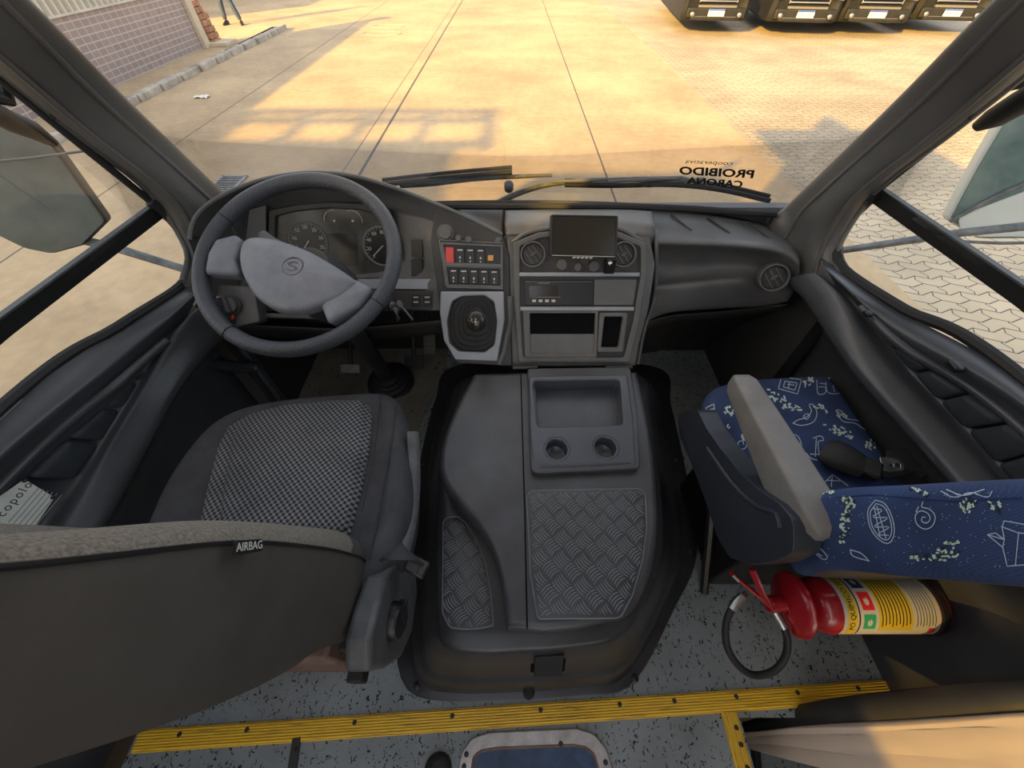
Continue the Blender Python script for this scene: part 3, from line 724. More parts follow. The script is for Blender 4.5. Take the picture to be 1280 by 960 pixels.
# knobs above the switches
for x, y, r_ in ((557, 291, .020), (573.5, 298, .009), (586, 300, .009)):
    t = M(); t.lathe([(r_ * 1.25, 0), (r_ * 1.25, .003), (r_, .004), (r_, .012), (r_ * .85, .015), (0, .015)], at_mx(W(x, y, pl=off(PS, .002)), PS.col[2].xyz), 28); t.build('rotary_knob', 'dash_plastic', dash)
# gear lever surround: pale plate with a black boot
pxplate('gear_surround', [(552, 364), (630, 364), (631, 400), (622, 450), (570, 448), (556, 424), (551, 390)], PS, .020, -.002, 'silver_plastic', dash, r=.006, bevel=.004,
        holes=[([(566, 376), (578, 370), (606, 369), (618, 377), (621, 400), (618, 430), (606, 439), (574, 438), (563, 428), (560, 400)], .02)])
k = M(); k.tube([W(x, y, pl=off(PS, .022)) for x, y in ((637, 370), (638, 400), (630, 440), (624, 455))], .008, 8); k.build('console_edge', 'dash_plastic', dash)
bl = spl([W(x, y, pl=off(PS, .006)) for x, y in ((563, 392), (572, 374), (590, 367), (608, 370), (619, 385), (622, 408), (618, 428), (603, 438), (578, 437), (565, 425))], 40, True)
gx = W(597, 398, pl=off(PS, .08)); c0 = sum(bl, V()) / 40; rows = []
nn = PS.col[2].xyz
for i, (s_, h_) in enumerate(((1.0, 0), (.97, .012), (.86, .014), (.84, .024), (.70, .025), (.68, .036), (.55, .037), (.53, .048), (.40, .049), (.36, .060), (.22, .068), (.16, .075))):
    cc = c0.lerp(gx - nn * .075 + V((0, 0, 0)), min(1, i / 11)); rows.append([cc + (p - c0) * s_ + nn * h_ for p in bl])
k = M(); k.grid(rows, closed=True); k.cap(rows[-1]); k.build('gear_boot', 'rubber', dash, smooth=50)
gear = thing('gear_lever', 'black gear lever with a shiny domed knob rising from the rubber boot', 'gear lever', gx - nn * .01)
mxg = at_mx(gx, nn)
k = M(); k.lathe([(.009, -.03), (.009, .02)], mxg, 16); k.build('shaft', 'chrome', gear)
k = M(); k.lathe([(.015, .012), (.023, .022), (.029, .038), (.031, .052), (.028, .064), (.019, .073), (0, .076)], mxg, 32); kn = k.build('knob', 'screen', gear)
k = M()
for dx in (-.009, 0, .009): k.box(mxg @ V((dx, 0, .0755 - dx * dx * 30)), (.0012, .018, .001), mxg.to_3x3())
k.box(mxg @ V((0, 0, .0763)), (.019, .0012, .001), mxg.to_3x3()); k.build('shift_pattern', 'mark', kn, smooth=0)

# passenger side of the dash
pr = [rowy([(812, 262, 1.30), (880, 266, 1.285), (940, 276, 1.25), (978, 290, 1.20), (992, 300, 1.16)]),
      rowy([(816, 282, 1.19), (880, 286, 1.18), (945, 294, 1.16), (984, 304, 1.12), (998, 316, 1.08)]),
      rowy([(818, 299, 1.105), (880, 301, 1.10), (945, 305, 1.085), (985, 312, 1.065), (1000, 326, 1.04)]),
      rowy([(818, 305, 1.095), (880, 307, 1.09), (945, 311, 1.075), (983, 319, 1.055), (999, 334, 1.03)]),
      rowy([(818, 312, 1.13), (880, 314, 1.13), (945, 318, 1.11), (978, 326, 1.07), (998, 342, 1.03)]),
      rowy([(818, 330, 1.15), (880, 330, 1.15), (940, 332, 1.12), (972, 340, 1.075), (997, 350, 1.03)]),
      rowy([(819, 352, 1.10), (850, 350, 1.12), (930, 343, 1.10), (966, 352, 1.07), (994, 360, 1.03)]),
      rowy([(819, 358, 1.05), (850, 355, 1.055), (930, 349, 1.07), (962, 362, 1.06), (991, 366, 1.03)]),
      rowy([(815, 376, 1.05), (850, 372, 1.05), (930, 366, 1.06), (960, 370, 1.05), (988, 372, 1.03)]),
      rowy([(808, 404, 1.04), (838, 392, 1.05), (900, 387, 1.055), (955, 384, 1.05), (984, 378, 1.03)])]
pr.append([p + V((0, .03, -.015)) for p in pr[-1]]); pr.append([p + V((0, .25, -.02)) for p in pr[-1]])
k = M(); g = lin(pr, 50, 4)
for _ in range(2):
    h = [list(r) for r in g]
    for j in range(1, len(g) - 1):
        for i in range(len(g[0])): h[j][i] = g[j][i] * .5 + (g[j - 1][i] + g[j + 1][i]) * .25
    g = h
k.grid(g); k.build('passenger_dash', 'dash_plastic', dash, smooth=60, solid=.004)
for (a, b) in (((839, 268, 1.262), (864, 288, 1.168)), ((884, 272, 1.25), (912, 291, 1.163)), ((934, 277, 1.225), (962, 298, 1.145))):
    t = M(); t.tube([W(a[0], a[1], y=a[2] - .004), W(b[0], b[1], y=b[2] - .004)], .0028, 6); t.build('top_groove', 'dash_dark', dash)
t = M(); t.tube(spl([W(x, y, y=d) for x, y, d in ((806, 264, 1.27), (816, 282, 1.185), (820, 300, 1.10), (820, 352, 1.075), (817, 378, 1.045), (806, 410, 1.02), (797, 455, .93))], 30), .006, 8); t.build('stack_edge', 'dash_plastic', dash)
vent(W(967, 347, y=1.035), .043, (-.28, -.85, .45), (.6, -.2, .7))
k = M(); kp = [(800, 404, 1.07), (840, 394, 1.08), (900, 389, 1.085), (985, 380, 1.07)]
k.grid(lin([rowy(kp), [W(x, y + 22, y=1.30) for x, y, _ in kp], [W(x, y + 40, y=1.39) for x, y, _ in kp], [V((q.x, 1.40, .0)) for q in [W(x, y + 40, y=1.39) for x, y, _ in kp]]], 30, 3)); k.build('knee_panel', 'dash_dark', dash, smooth=60, solid=.004)

# ---- instrument cluster
PC = plane(W(412, 300, y=1.155), (0, -.93, .37))
cl = pxplate('instrument_cluster', [(346, 268), (372, 262), (412, 258), (450, 260), (482, 268), (486, 300), (484, 346), (440, 350), (350, 346), (345, 300)], PC, .0, -.03, 'lens', dash, r=.01, bevel=.002)
def dial(x, y, r, nums, needle):
    c = W(x, y, pl=off(PC, .001)); mx = PC.copy(); mx.translation = c
    t = M(); t.lathe([(r, 0), (r, .004), (r * .95, .006), (r * .9, .004), (r * .9, .002)], mx, 36); ring = t.build('dial', 'grey_line', cl)
    t = M(); t.lathe([(r * .91, 0), (r * .91, .0022), (0, .0022)], mx, 36); t.build('dial_face', 'dial', cl)
    t = M()
    for s_, a in nums:
        q = mx @ Matrix.Translation((math.cos(R(a)) * r * .70, math.sin(R(a)) * r * .70, .0026)); t.add(me_to_M(text_mesh(s_, r * .24, q, ex=.0002)))
    for i in range(25):
        a = 225 - i * 11.25; q = mx @ Matrix.Translation((math.cos(R(a)) * r * .85, math.sin(R(a)) * r * .85, .0026)); t.box(q.translation, (r * .08, r * .015, .0004), (q.to_3x3() @ Matrix.Rotation(R(a), 3, 'Z')))
    t.build('dial_numbers', 'mark', cl, smooth=0)
    t = M(); a = R(needle); q = mx @ Matrix.Translation((math.cos(a) * r * .3, math.sin(a) * r * .3, .005)); t.box(q.translation, (r * .75, r * .04, .001), mx.to_3x3() @ Matrix.Rotation(a, 3, 'Z')); t.build('needle', 'mark', cl, smooth=0)
dial(386, 302, .062, [(str(5 * i), 205 - 38 * (i - 1)) for i in range(1, 8)], 230)
dial(478, 308, .062, [(str(20 * i), 225 - 36 * i) for i in range(0, 7)], 222)
for x, s_ in ((418, 1), (441, -1)):
    c = W(x, 276, pl=off(PC, .001)); t = M(); mx = PC.copy(); mx.translation = c
    t.tube([mx @ V((math.cos(R(a)) * .03, math.sin(R(a)) * .03, .002)) for a in (range(70, 190, 8) if s_ > 0 else range(-10, 112, 8))], .0014, 6); t.box(mx @ V((0, .0, .001)), (.006, .006, .001), PC.to_3x3()); t.build('small_gauge', 'mark', cl, smooth=0)
pxplate('trip_display', [(408, 292), (446, 292), (448, 332), (408, 332)], PC, .003, 0, 'screen', cl, r=.004)
pxplate('cluster_bezel', [(338, 262), (368, 256), (412, 252), (455, 254), (490, 262), (494, 300), (492, 352), (440, 356), (342, 352), (337, 300)], PC, .012, -.02, 'dash_dark', dash, r=.012, bevel=.004, holes=[([(347, 270), (373, 264), (412, 260), (449, 262), (480, 270), (484, 300), (482, 344), (440, 348), (351, 344), (346, 300)], .01)])
# blanks and strips round the cluster
pxplate('blank_panel', [(312, 262), (333, 256), (333, 316), (306, 318)], plane(W(320, 290, y=1.15), (.15, -.92, .37)), .004, -.02, 'dash_plastic', dash, r=.003, bevel=.0015)
PB2 = plane(W(518, 325, y=1.105), (-.1, -.90, .42))
for y0, y1 in ((300, 321), (324, 345)): pxplate('blank_switch', [(514, y0), (528, y0), (529, y1), (515, y1)], PB2, .006, -.01, 'dash_dark', dash, r=.002, bevel=.001)
PL2 = plane(W(510, 356, y=1.045), (0, -.80, .6))
pxplate('trim_strip', [(446, 349), (545, 349), (544, 362), (448, 361)], PL2, .010, -.02, 'silver_plastic', dash, r=.004, bevel=.002)
PL3 = plane(W(520, 375, y=1.01), (0, -.85, .53))
pxplate('lower_switch_panel', [(492, 363), (543, 363), (543, 387), (490, 387)], PL3, .008, -.02, 'dash_dark', dash, r=.003, bevel=.002)
for x in (521, 535):
    o = pxplate('rocker_switch', [(x - 5, 368), (x + 5, 368), (x + 5, 382), (x - 5, 382)], PL3, .013, 0, 'black', dash, r=.001, bevel=.001)
    t = M()
    for y in (371, 377): t.add(me_to_M(plate_mesh([uvl([(x - 3, y - .7), (x + 3, y - .7), (x + 3, y + .7), (x - 3, y + .7)], PL3)], PL3, .0138, .0125)))
    t.build('switch_symbol', 'mark', o, smooth=0)
# lower knee cover left of the column with light switch
PK = plane(W(300, 385, y=.97), (.1, -.75, .66))
pxplate('light_switch_panel', [(272, 356), (318, 358), (326, 402), (290, 410), (270, 380)], PK, .004, -.05, 'dash_plastic', dash, r=.012, bevel=.003)
mxk = at_mx(W(291, 382, pl=off(PK, .004)), PK.col[2].xyz, (.9, .2, .2))
t = M(); t.lathe([(.030, 0), (.030, .012), (.026, .016), (.026, .026), (.022, .030), (0, .030)], mxk, 28); t.box(mxk @ V((0, 0, .032)), (.012, .046, .014), mxk.to_3x3()); o = t.build('light_switch_knob', 'recliner_grey', dash, bevel=.002)
t = M(); t.lathe([(.009, 0), (.009, .014), (.006, .017), (0, .017)], at_mx(W(292, 396, pl=off(PK, .006)), PK.col[2].xyz), 16); o = t.build('push_button', 'red_button', dash); o['label'] = 'small red push button'
k = M(); k.tube([W(322, 394, y=.99), W(420, 397, y=1.0), W(448, 402, y=1.0)], .008, 8); k.build('knee_rail', 'dash_plastic', dash)
k = M(); kk = [(258, 396, .955), (300, 404, .985), (360, 408, 1.0), (440, 410, 1.0), (552, 400, .97)]
k.grid(lin([rowy(kk), [p + V((0, .05, -.10)) for p in rowy(kk)], [p + V((0, .20, -.16)) for p in rowy(kk)]], 30, 3)); k.build('knee_cover', 'dash_dark', dash, smooth=60, solid=.004)
# pocket below, beside the wheel arch
k = M(); k.box(W(336, 478, y=.99), (.022, .03, .42)); k.build('pocket_post', 'trim_plastic', dash, bevel=.005)
k = M(); k.grid(lin([[W(x, y, y=d) for x, y, d in ((258, 446, .93), (290, 452, .95), (322, 454, .96))], [W(x, y, y=d) for x, y, d in ((262, 458, .90), (292, 460, .92), (322, 461, .93))], [W(x, y, y=d) for x, y, d in ((262, 462, .93), (292, 464, .95), (322, 465, .96))]], 12, 2)); k.build('pocket_ledge', 'trim_plastic', dash, solid=.004)

# ---- stereo, monitor, wheel
stereo = thing('car_stereo', 'slim black car stereo with a small display and row of buttons in the centre stack', 'car stereo', W(697, 366, pl=PS))
pxplate('body', [(655, 350), (740, 350), (740, 381), (656, 381)], PS, .013, .004, 'black', stereo, r=.003, bevel=.0015)
pxplate('display', [(661, 357), (697, 357), (697, 370), (662, 370)], PS, .0145, .008, 'screen', stereo, r=.001)
for i in range(4): pxplate('button', [(665 + 8 * i, 374), (669.5 + 8 * i, 374), (669.5 + 8 * i, 377), (665 + 8 * i, 377)], PS, .0155, .01, 'mark', stereo)
t = M(); t.add(me_to_M(plate_mesh([uvl([(662, 370.5), (700, 370.5), (700, 371.3), (662, 371.3)], PS)], PS, .0145, .012))); t.add(me_to_M(plate_mesh([uvl([(672, 353.2), (687, 353.2), (687, 354.3), (672, 354.3)], PS)], PS, .0145, .012))); t.add(me_to_M(plate_mesh([uvl([(656, 351.6), (739, 351.6), (739, 352.1), (656, 352.1)], PS)], PS, .0145, .012))); t.build('trim_line', 'grey_line', stereo, smooth=0)
PM = plane(W(730, 296, y=1.025), (.03, -.86, .5), (1, .035, -.03))
mon = thing('monitor', 'small black flat screen monitor standing in front of the centre stack', 'monitor', W(730, 322, pl=PM))
pxplate('casing', [(688.5, 268), (772.5, 269.5), (770.5, 323.5), (686.5, 320.5)], PM, .0, -.022, 'black', mon, r=.006, bevel=.003)
pxplate('bezel', [(688.5, 268), (772.5, 269.5), (770.5, 323.5), (686.5, 320.5)], PM, .004, -.002, 'black', mon, r=.006, bevel=.002, holes=[([(691, 270.5), (770, 272), (768, 319), (689.5, 317)], .003)])
pxplate('screen', [(690.5, 270), (770.5, 271.5), (768.5, 319.8), (689, 317.8)], PM, .001, -.002, 'screen', mon)
for i in range(5): pxplate('button', [(716 + 5.2 * i, 321 + .12 * i), (719.5 + 5.2 * i, 321 + .12 * i), (718.5 + 5.2 * i, 322.6 + .12 * i), (715 + 5.2 * i, 322.6 + .12 * i)], PM, .0055, .002, 'mark', mon)
k = M(); k.tube([W(689.8, 319.2, pl=off(PM, .0045)), W(768.5, 321, pl=off(PM, .0045))], .0009, 6); k.build('lower_rim', 'mark', mon)
k = M(); k.box(W(762, 330, pl=off(PM, -.02)), (.03, .03, .05)); k.build('bracket', 'black', mon, bevel=.003); k = M(); k.tube([W(730, 325, pl=off(PM, -.01)), W(732, 322, pl=off(PS, .01))], .012, 10); k.build('stalk', 'black', mon)
t = M(); t.lathe([(.006, 0), (.006, .006), (.003, .008), (0, .008)], at_mx(W(762, 329, pl=off(PM, -.004)), PM.col[2].xyz), 12); t.build('bracket_screw', 'chrome', mon)

WC = V((-.503, .819, .880)); wn = V((0, -math.cos(R(65)), math.sin(R(65)))); PW = plane(WC, wn)
wheel = thing('steering_wheel', 'large two-spoke steering wheel with a perforated leather rim and dusty grey pad', 'steering wheel', WC)
k = M(); n = 120; rows = []
for j in range(n):
    a = 2 * math.pi * j / n; e = V((math.cos(a), math.sin(a), 0))
    rows.append([PW @ (e * (.225 + .0175 * math.cos(2 * math.pi * i / 18)) + V((0, 0, .0195 * math.sin(2 * math.pi * i / 18)))) for i in range(18)])
rows.append(list(rows[0])); k.grid(rows, closed=True); k.build('rim', 'rim_leather', wheel, smooth=180)
k = M()
for a in (150, 236, 330):
    k = M(); e = V((math.cos(R(a)), math.sin(R(a)), 0)); k.tube([PW @ (e * (.225 + .0182 * math.cos(q)) + V((0, 0, .0202 * math.sin(q)))) for q in [2 * math.pi * i / 24 for i in range(24)]], .0012, 6, closed=True); k.build('rim_stitching', 'black', wheel)
PWh = off(PW, .022)
padpx = [(299, 312), (304, 300), (318, 295.5), (345, 299), (385, 313), (420, 333), (444, 350), (443, 356), (425, 370), (400, 381), (372, 388), (345, 386), (322, 373), (306, 350), (299, 330)]
pl_ = spl([q.to_3d() for q in uvl(padpx, PWh)], 72, True); c = sum(pl_, V()) / 72; k = M(); rows = []
for s_, z in ((.0, .016), (.4, .0145), (.7, .010), (.9, .004), (.97, .000), (1.0, -.006), (.99, -.028)): rows.append([PWh @ (c + (p - c) * s_ + V((0, 0, z))) for p in pl_])
k.grid(rows, closed=True); k.cap(rows[-1]); pad = k.build('centre_pad', 'hub', wheel, smooth=50)
# round badge pressed into the pad
bc = PWh @ (puv(366, 333, off(PWh, .014)).to_3d() + V((0, 0, .0148))); mxb = PWh.copy(); mxb.translation = bc
t = M(); rr_ = .0225
t.tube([mxb @ V((math.cos(2 * math.pi * i / 40) * rr_, math.sin(2 * math.pi * i / 40) * rr_, 0)) for i in range(40)], .0013, 6, closed=True)
sS = [(.010, .007), (.004, .011), (-.006, .009), (-.009, .004), (0, 0), (.009, -.004), (.006, -.010), (-.004, -.011), (-.011, -.007)]
t.tube(spl([mxb @ V((x, y, 0)) for x, y in sS], 30), .0016, 6); t.tube([mxb @ V((-.014, .010, 0)), mxb @ V((.014, -.010, 0))], .0011, 6); t.build('badge', 'hub_mark', pad)
def spoke(lpx, dz):
    lp = resample(rpoly([q.to_3d() for q in uvl(lpx, PW)], .008, 4) + [uvl(lpx, PW)[0].to_3d()], 61)[:-1] if False else spl([q.to_3d() for q in rpoly([r_.to_3d() for r_ in uvl(lpx, PW)], .010, 3)], 60, True); c = sum(lp, V()) / 60; k = M()
    rows = [[PW @ (c + (p - c) * s_ + V((0, 0, z + dz))) for p in lp] for s_, z in ((0, .012), (.75, .010), (.95, .006), (1, 0), (.96, -.022))]
    k.grid(rows, closed=True); k.cap(rows[-1]); o = k.build('spoke', 'hub', wheel, smooth=50); return o
spoke([(262, 346), (266, 322), (276, 304), (300, 298), (308, 304), (300, 330), (306, 348)], .010)
spoke([(402, 378), (426, 366), (446, 352), (468, 364), (452, 386), (414, 408)], .010)
# dark column shroud under the wheel
colm = thing('steering_column', 'dark steering column running from under the wheel down to a ribbed floor boot', 'steering column', (-.56, 1.17, 0))
foot = V((-.56, 1.165, .04)); k = M()
k.tube([PW @ V((0, 0, -.03)), PW @ V((0, 0, -.09)), PW @ V((0, 0, -.16)), PW @ V((-.005, 0, -.25))], [.055, .075, .085, .06], 24); k.build('shroud', 'dash_dark', colm, bevel=.004)
k = M(); k.tube([PW @ V((-.01, 0, -.2)), foot], .03, 16); k.build('shaft', 'dash_dark', colm)
k = M(); k.lathe([(.105, -.045), (.105, -.02), (.085, -.01), (.088, .008), (.070, .015), (.073, .03), (.058, .038), (.060, .055), (.045, .062), (.04, .08)], at_mx(foot, (.02, -.25, .97)), 32); k.build('floor_boot', 'rubber', colm, smooth=50)
k = M(); k.tube([PW @ V((-.04, .05, -.06)), PW @ V((-.11, .09, -.05)), PW @ V((-.13, .098, -.048))], [.010, .010, .016], 10); k.build('stalk', 'dash_plastic', colm)
kp_ = W(484, 380, y=.93)
k = M(); k.tube([PW @ V((.07, -.03, -.09)), kp_], .022, 14); k.build('ignition_lock', 'dash_dark', colm)
keys = thing('key_bunch', 'bunch of metal keys hanging from the ignition beside the wheel rim', 'keys', W(497, 386, y=.92))
k = M(); cr = W(497, 383, y=.915); k.tube([cr + V((.011 * math.cos(a), -.003, .011 * math.sin(a))) for a in [2 * math.pi * i / 20 for i in range(20)]], .0014, 6, closed=True); k.build('ring', 'chrome', keys)
for (a, b) in (((491, 382), (499, 399)), ((500, 380), (516, 400)), ((495, 388), (497, 402))):
    p0, p1 = W(a[0], a[1], y=.91), W(b[0], b[1], y=.905); d = (p1 - p0); rot = d.to_track_quat('Y', 'Z').to_matrix(); k = M()
    k.box((p0 + p1) / 2, (.007, d.length, .002), rot); k.lathe([(.011, -.0012), (.011, .0012)], at_mx(p0, rot @ V((0, 0, 1))), 16); k.build('key', 'steel', keys, bevel=.0006)
# pedals
for (px, py, w_, h_, lab, m) in ((438, 461, .085, .04, 'pedal with a shiny worn pad left of the column boot', 'worn_alu'), (517, 451, .085, .055, 'dark square pedal right of the column boot', 'dash_dark'), (537, 430, .055, .09, 'pale worn accelerator pedal tucked under the gear console', 'arm_grey')):
    p = W(px, py, z=.10); o = thing('pedal', lab, 'pedal', (p.x, p.y, 0), 'foot pedals'); mx = at_mx(p, (0, -.75, .66))
    k = M(); k.box(p, (w_, h_, .012), mx.to_3x3()); [k.box(mx @ V((0, (-.35 + .23 * i) * h_, .008)), (w_ * .9, .005, .005), mx.to_3x3()) for i in range(4)]; k.build('pad', m, o, bevel=.003)
    k = M(); k.tube([mx @ V((0, 0, -.006)), p + V((0, .06, .05)), V((p.x, 1.40, .30))], .010, 8); k.build('arm', 'dash_dark', o)
# ------------------------------------------------------------------ engine cover between the seats
def inpoly(p, poly):
    c = False; j = len(poly) - 1
    for i in range(len(poly)):
        a, b = poly[i], poly[j]
        if (a[1] > p[1]) != (b[1] > p[1]) and p[0] < (b[0] - a[0]) * (p[1] - a[1]) / (b[1] - a[1]) + a[0]: c = not c
        j = i
    return c
cow = thing('engine_cover', 'black moulded engine cover between the two seats with tread pads and a cup tray', 'engine cover', (.05, .5, 0))
PT = plane((0, .135, .40), (0, -.068, .9977))
base = [(510, 862), (560, 877), (640, 876), (720, 871), (788, 856), (840, 765), (870, 690), (858, 600), (838, 510), (822, 462), (690, 452), (568, 460), (545, 500), (525, 580), (505, 700), (496, 800)]
mid = [(552, 808), (600, 817), (650, 815), (710, 811), (776, 797), (812, 750), (830, 690), (828, 610), (815, 520), (800, 466), (690, 462), (590, 468), (566, 510), (548, 580), (544, 680), (545, 770)]
NR = 128
B0 = spl([W(x, y, z=.004) for x, y in base], NR, True); T0 = spl([W(x, y, z=.325) for x, y in mid], NR, True)
cc = sum(B0, V()) / NR; ct = sum(T0, V()) / NR
ins = lambda L, c, s_, dz=0: [V((c.x + (p.x - c.x) * s_, c.y + (p.y - c.y) * s_, p.z + dz)) for p in L]
lerpL = lambda A, B, t, z: [V((a.x + (b.x - a.x) * t, a.y + (b.y - a.y) * t, z)) for a, b in zip(A, B)]
rows = [ins(B0, cc, 1.0, -.002), ins(B0, cc, 1.0, .012), ins(B0, cc, .992, .016), lerpL(B0, T0, .22, .022), lerpL(B0, T0, .30, .035), lerpL(B0, T0, .42, .105), lerpL(B0, T0, .52, .118), lerpL(B0, T0, .60, .130), lerpL(B0, T0, .82, .24), lerpL(B0, T0, 1.0, .305), ins(T0, ct, .992, -.006), ins(T0, ct, .975, 0), ins(T0, ct, .9, .001), ins(T0, ct, .4, .001)]
k = M(); k.grid(rows, closed=True); k.cap(rows[-1]); k.build('cover_shell', 'cowl_plastic', cow, smooth=50)
scurve = [(592, 468), (576, 495), (556, 540), (549, 570), (550, 592), (560, 613), (584, 640), (606, 668), (620, 700), (628, 740), (634, 785)]
lidpx = [(592, 466), (690, 463), (797, 463), (806, 500), (817, 560), (823, 620), (823, 670), (815, 715), (800, 752), (782, 772), (720, 786), (680, 790), (634, 790)]
sc_ = spl([q.to_3d() for q in uvl(scurve[::-1], PT)], 40)
loop = [q for q in spl([q.to_3d() for q in uvl(lidpx[:3], PT)], 6)][:-1] + spl([q.to_3d() for q in uvl(lidpx[2:10], PT)], 40) + [q.to_3d() for q in uvl(lidpx[10:12], PT)] + sc_[:-1]
trayhole = rpoly(uvl([(668, 478), (776, 477), (785, 575), (676, 578)], PT), .01)
me = plate_mesh([[q.to_2d() for q in loop], trayhole], PT, .0, -.13, .016, 4); me.materials.clear(); me.materials.append(MT['lid_plastic']); link('lid', me, cow, 50)
k = M(); k.tube([W(x, y, pl=off(PT, .0012)) for x, y in ((651, 468), (653, 540), (656, 640), (659, 786))], .0018, 6); k.build('lid_seam', 'void', cow)
# tread pads with five-bar ribs, cut into the pad outline
def tread(name, px, pl, lab=None):
    poly = rpoly(uvl(px, pl), [.022 if i in rnd else 0 for i in range(len(px))]) if (rnd := RND[name]) is not None else uvl(px, pl)
    me = plate_mesh([poly], pl, .003, -.004, .001, 1); me.materials.clear(); me.materials.append(MT['tread']); k = me_to_M(me)
    bpy.data.meshes.remove(me)
    c = sum((V(p) for p in poly), V((0, 0))) / len(poly); sh = [c + (V(p) - c) * .965 for p in poly]
    g = .036; e1 = V((.78, .625)); e2 = V((-.625, .78))
    for i in range(-9, 10):
        for j in range(-9, 10):
            o = c + e1 * (i * g) + e2 * (j * g); a, b = (e1, e2) if (i + j) % 2 else (e2, -e1)
            for q in range(5):
                pts = []
                for t in (-1, -.5, 0, .5, 1):
                    p = o + a * (t * g * .44) + b * ((q - 2) * g * .185 + (1 - t * t) * .0035)
                    if inpoly(p, sh): pts.append(pl @ V((p.x, p.y, .0032)))
                if len(pts) >= 2: k.tube(pts, [.0009] + [.0019] * (len(pts) - 2) + [.0009], 6, mi=1, flat=1.0, caps=False)
    bd = M(); bd.tube([pl @ V((p[0], p[1], .0028)) for p in resample([V((*q, 0)) for q in poly + [poly[0]]], 120)], .0016, 6, closed=False); k.add(bd, 1)
    o = k.build(name, ['tread', 'tread_highlight'], cow, smooth=60)
    if lab: o['label'] = lab
    return o
RND = {'tread_pad': (0, 1, 3, 5)}
tread('tread_pad', [(658, 614), (806, 611), (808, 660), (803, 700), (790, 745), (775, 773), (672, 774), (663, 720)], off(PT, .001))
PSH = plane((0, .135, .326), (0, 0, 1))
RND = {'tread_pad': (0, 9, 10)}
tread('tread_pad', [(554, 648), (572, 646), (583, 655), (598, 680), (608, 708), (614, 745), (617, 782), (600, 786), (580, 787), (562, 785), (553, 765)], PSH, 'narrow curved tread pad on the lower ledge')
# cup tray let into the lid
PTR = plane(W(725, 530, pl=off(PT, .034)), (0, -.14, .99))
tray_o = [(661, 470), (784, 468), (791, 520), (795, 583), (668, 588), (663, 540)]
holes = [([(666, 476), (775, 474), (779, 531), (672, 534)], .014)]
lps = [rpoly(uvl(tray_o, PTR), [.012, .012, 0, .018, .018, 0])] + [rpoly(uvl(h, PTR), r) for h, r in holes]
for x, y in ((696, 561), (757, 559)):
    c = puv(x, y, PTR); lps.append([c + V((math.cos(2 * math.pi * i / 36), math.sin(2 * math.pi * i / 36))) * .029 for i in range(36)])
tr = plate('cup_tray', lps, PTR, 0, -.09, 'tray_plastic', cow, bevel=.004, res=3)
PF = plane(W(725, 515, pl=off(PT, -.028)), (0, -.10, .99))
k = M(); fl = [(666, 472), (780, 470), (786, 541), (672, 544)]; q = [W(x, y, pl=PTR) for x, y in fl]; q = [p - PTR.col[2].xyz * .062 for p in q]
k.prism(q, (0, 0, -.006)); k.build('tray_floor', 'tray_plastic', tr)
for x, y in ((696, 561), (757, 559)):
    c = PTR @ puv(x, y, PTR).to_3d(); mx = PTR.copy(); mx.translation = c
    t = M(); t.lathe([(0.0, -.052), (.027, -.052), (.0325, -.046), (.0325, -.004), (.036, .0015), (.037, .0005), (.0365, -.004)], mx, 36, caps=False); t.build('cup_holder', 'tray_plastic', tr, smooth=50)
k = M(); sk = rpoly([V((p.x, p.y)) for p in uvl([(659, 466), (786, 464), (794, 520), (798, 590), (664, 596), (661, 540)], PT)], [.012, .012, 0, .018, .018, 0])
me = plate_mesh([sk, trayhole], PT, .024, .0, .004, 2); me.materials.clear(); me.materials.append(MT['lid_plastic']); link('tray_plinth', me, tr, 50)
t = M(); t.tube([W(676, 583, pl=off(PTR, .001)), W(725, 582, pl=off(PTR, .001)), W(788, 578, pl=off(PTR, .001))], .003, 8); t.build('tray_lip', 'tray_plastic', tr)
# latch, hinges, screws
PLt = plane(W(686, 822, z=.24), (0, -.92, .39))
pxplate('latch_pocket', [(664, 806), (709, 803), (705, 835), (663, 836)], PLt, .008, -.02, 'void', cow, r=.002)
o = pxplate('latch', [(668, 810), (704, 808), (701, 833), (667, 834)], PLt, .022, -.01, 'rubber', cow, r=.002, bevel=.002)
for x0, x1 in ((641, 672), (757, 790)):
    k = M(); k.tube([W(x0, 459.5, pl=off(PT, .004)), W(x1, 459, pl=off(PT, .004))], .007, 10); k.build('hinge', 'cowl_plastic', cow)
for x, y in ((521, 857), (661, 866), (794, 848), (865, 690), (846, 575), (828, 495), (541, 512), (527, 580)):
    screw(cow, W(x, y, z=.022), (0, 0, 1), .010, 'black')
k = M(); p_ = W(661, 866, z=.024); k.lathe([(.016, -.004), (.016, .004), (.010, .006), (.010, .012), (0, .012)], Matrix.Translation(p_), 18); k.build('floor_stud', 'rubber', cow)

# ------------------------------------------------------------------ driver seat
ds = thing('driver_seat', 'charcoal cloth driver seat with a checked cushion and reclined backrest', 'seat', (-.55, .4, 0))
ZS = .575
cush = [(178, 668), (186, 640), (205, 600), (232, 560), (262, 528), (300, 508), (355, 497), (420, 491), (478, 489), (497, 500), (508, 530), (512, 575), (512, 620), (503, 665), (486, 705), (466, 735), (400, 745), (280, 745), (190, 735)]
L = spl([W(x, y, z=ZS) for x, y in cush], 96, True)
prof = [(0, -.012), (.3, -.012), (.6, -.010), (.75, -.004), (.86, .006), (.93, .006), (.975, -.004), (1.0, -.022), (1.012, -.05), (1.005, -.10), (.98, -.15), (.9, -.155), (.3, -.155)]
k = pillow(L, prof); k.build('seat_cushion', 'charcoal_cloth', ds, smooth=70)
insp = [(246, 668), (256, 620), (270, 565), (286, 520), (300, 511), (356, 500), (420, 494), (464, 493), (466, 520), (461, 565), (452, 610), (442, 650), (430, 690), (260, 690)]
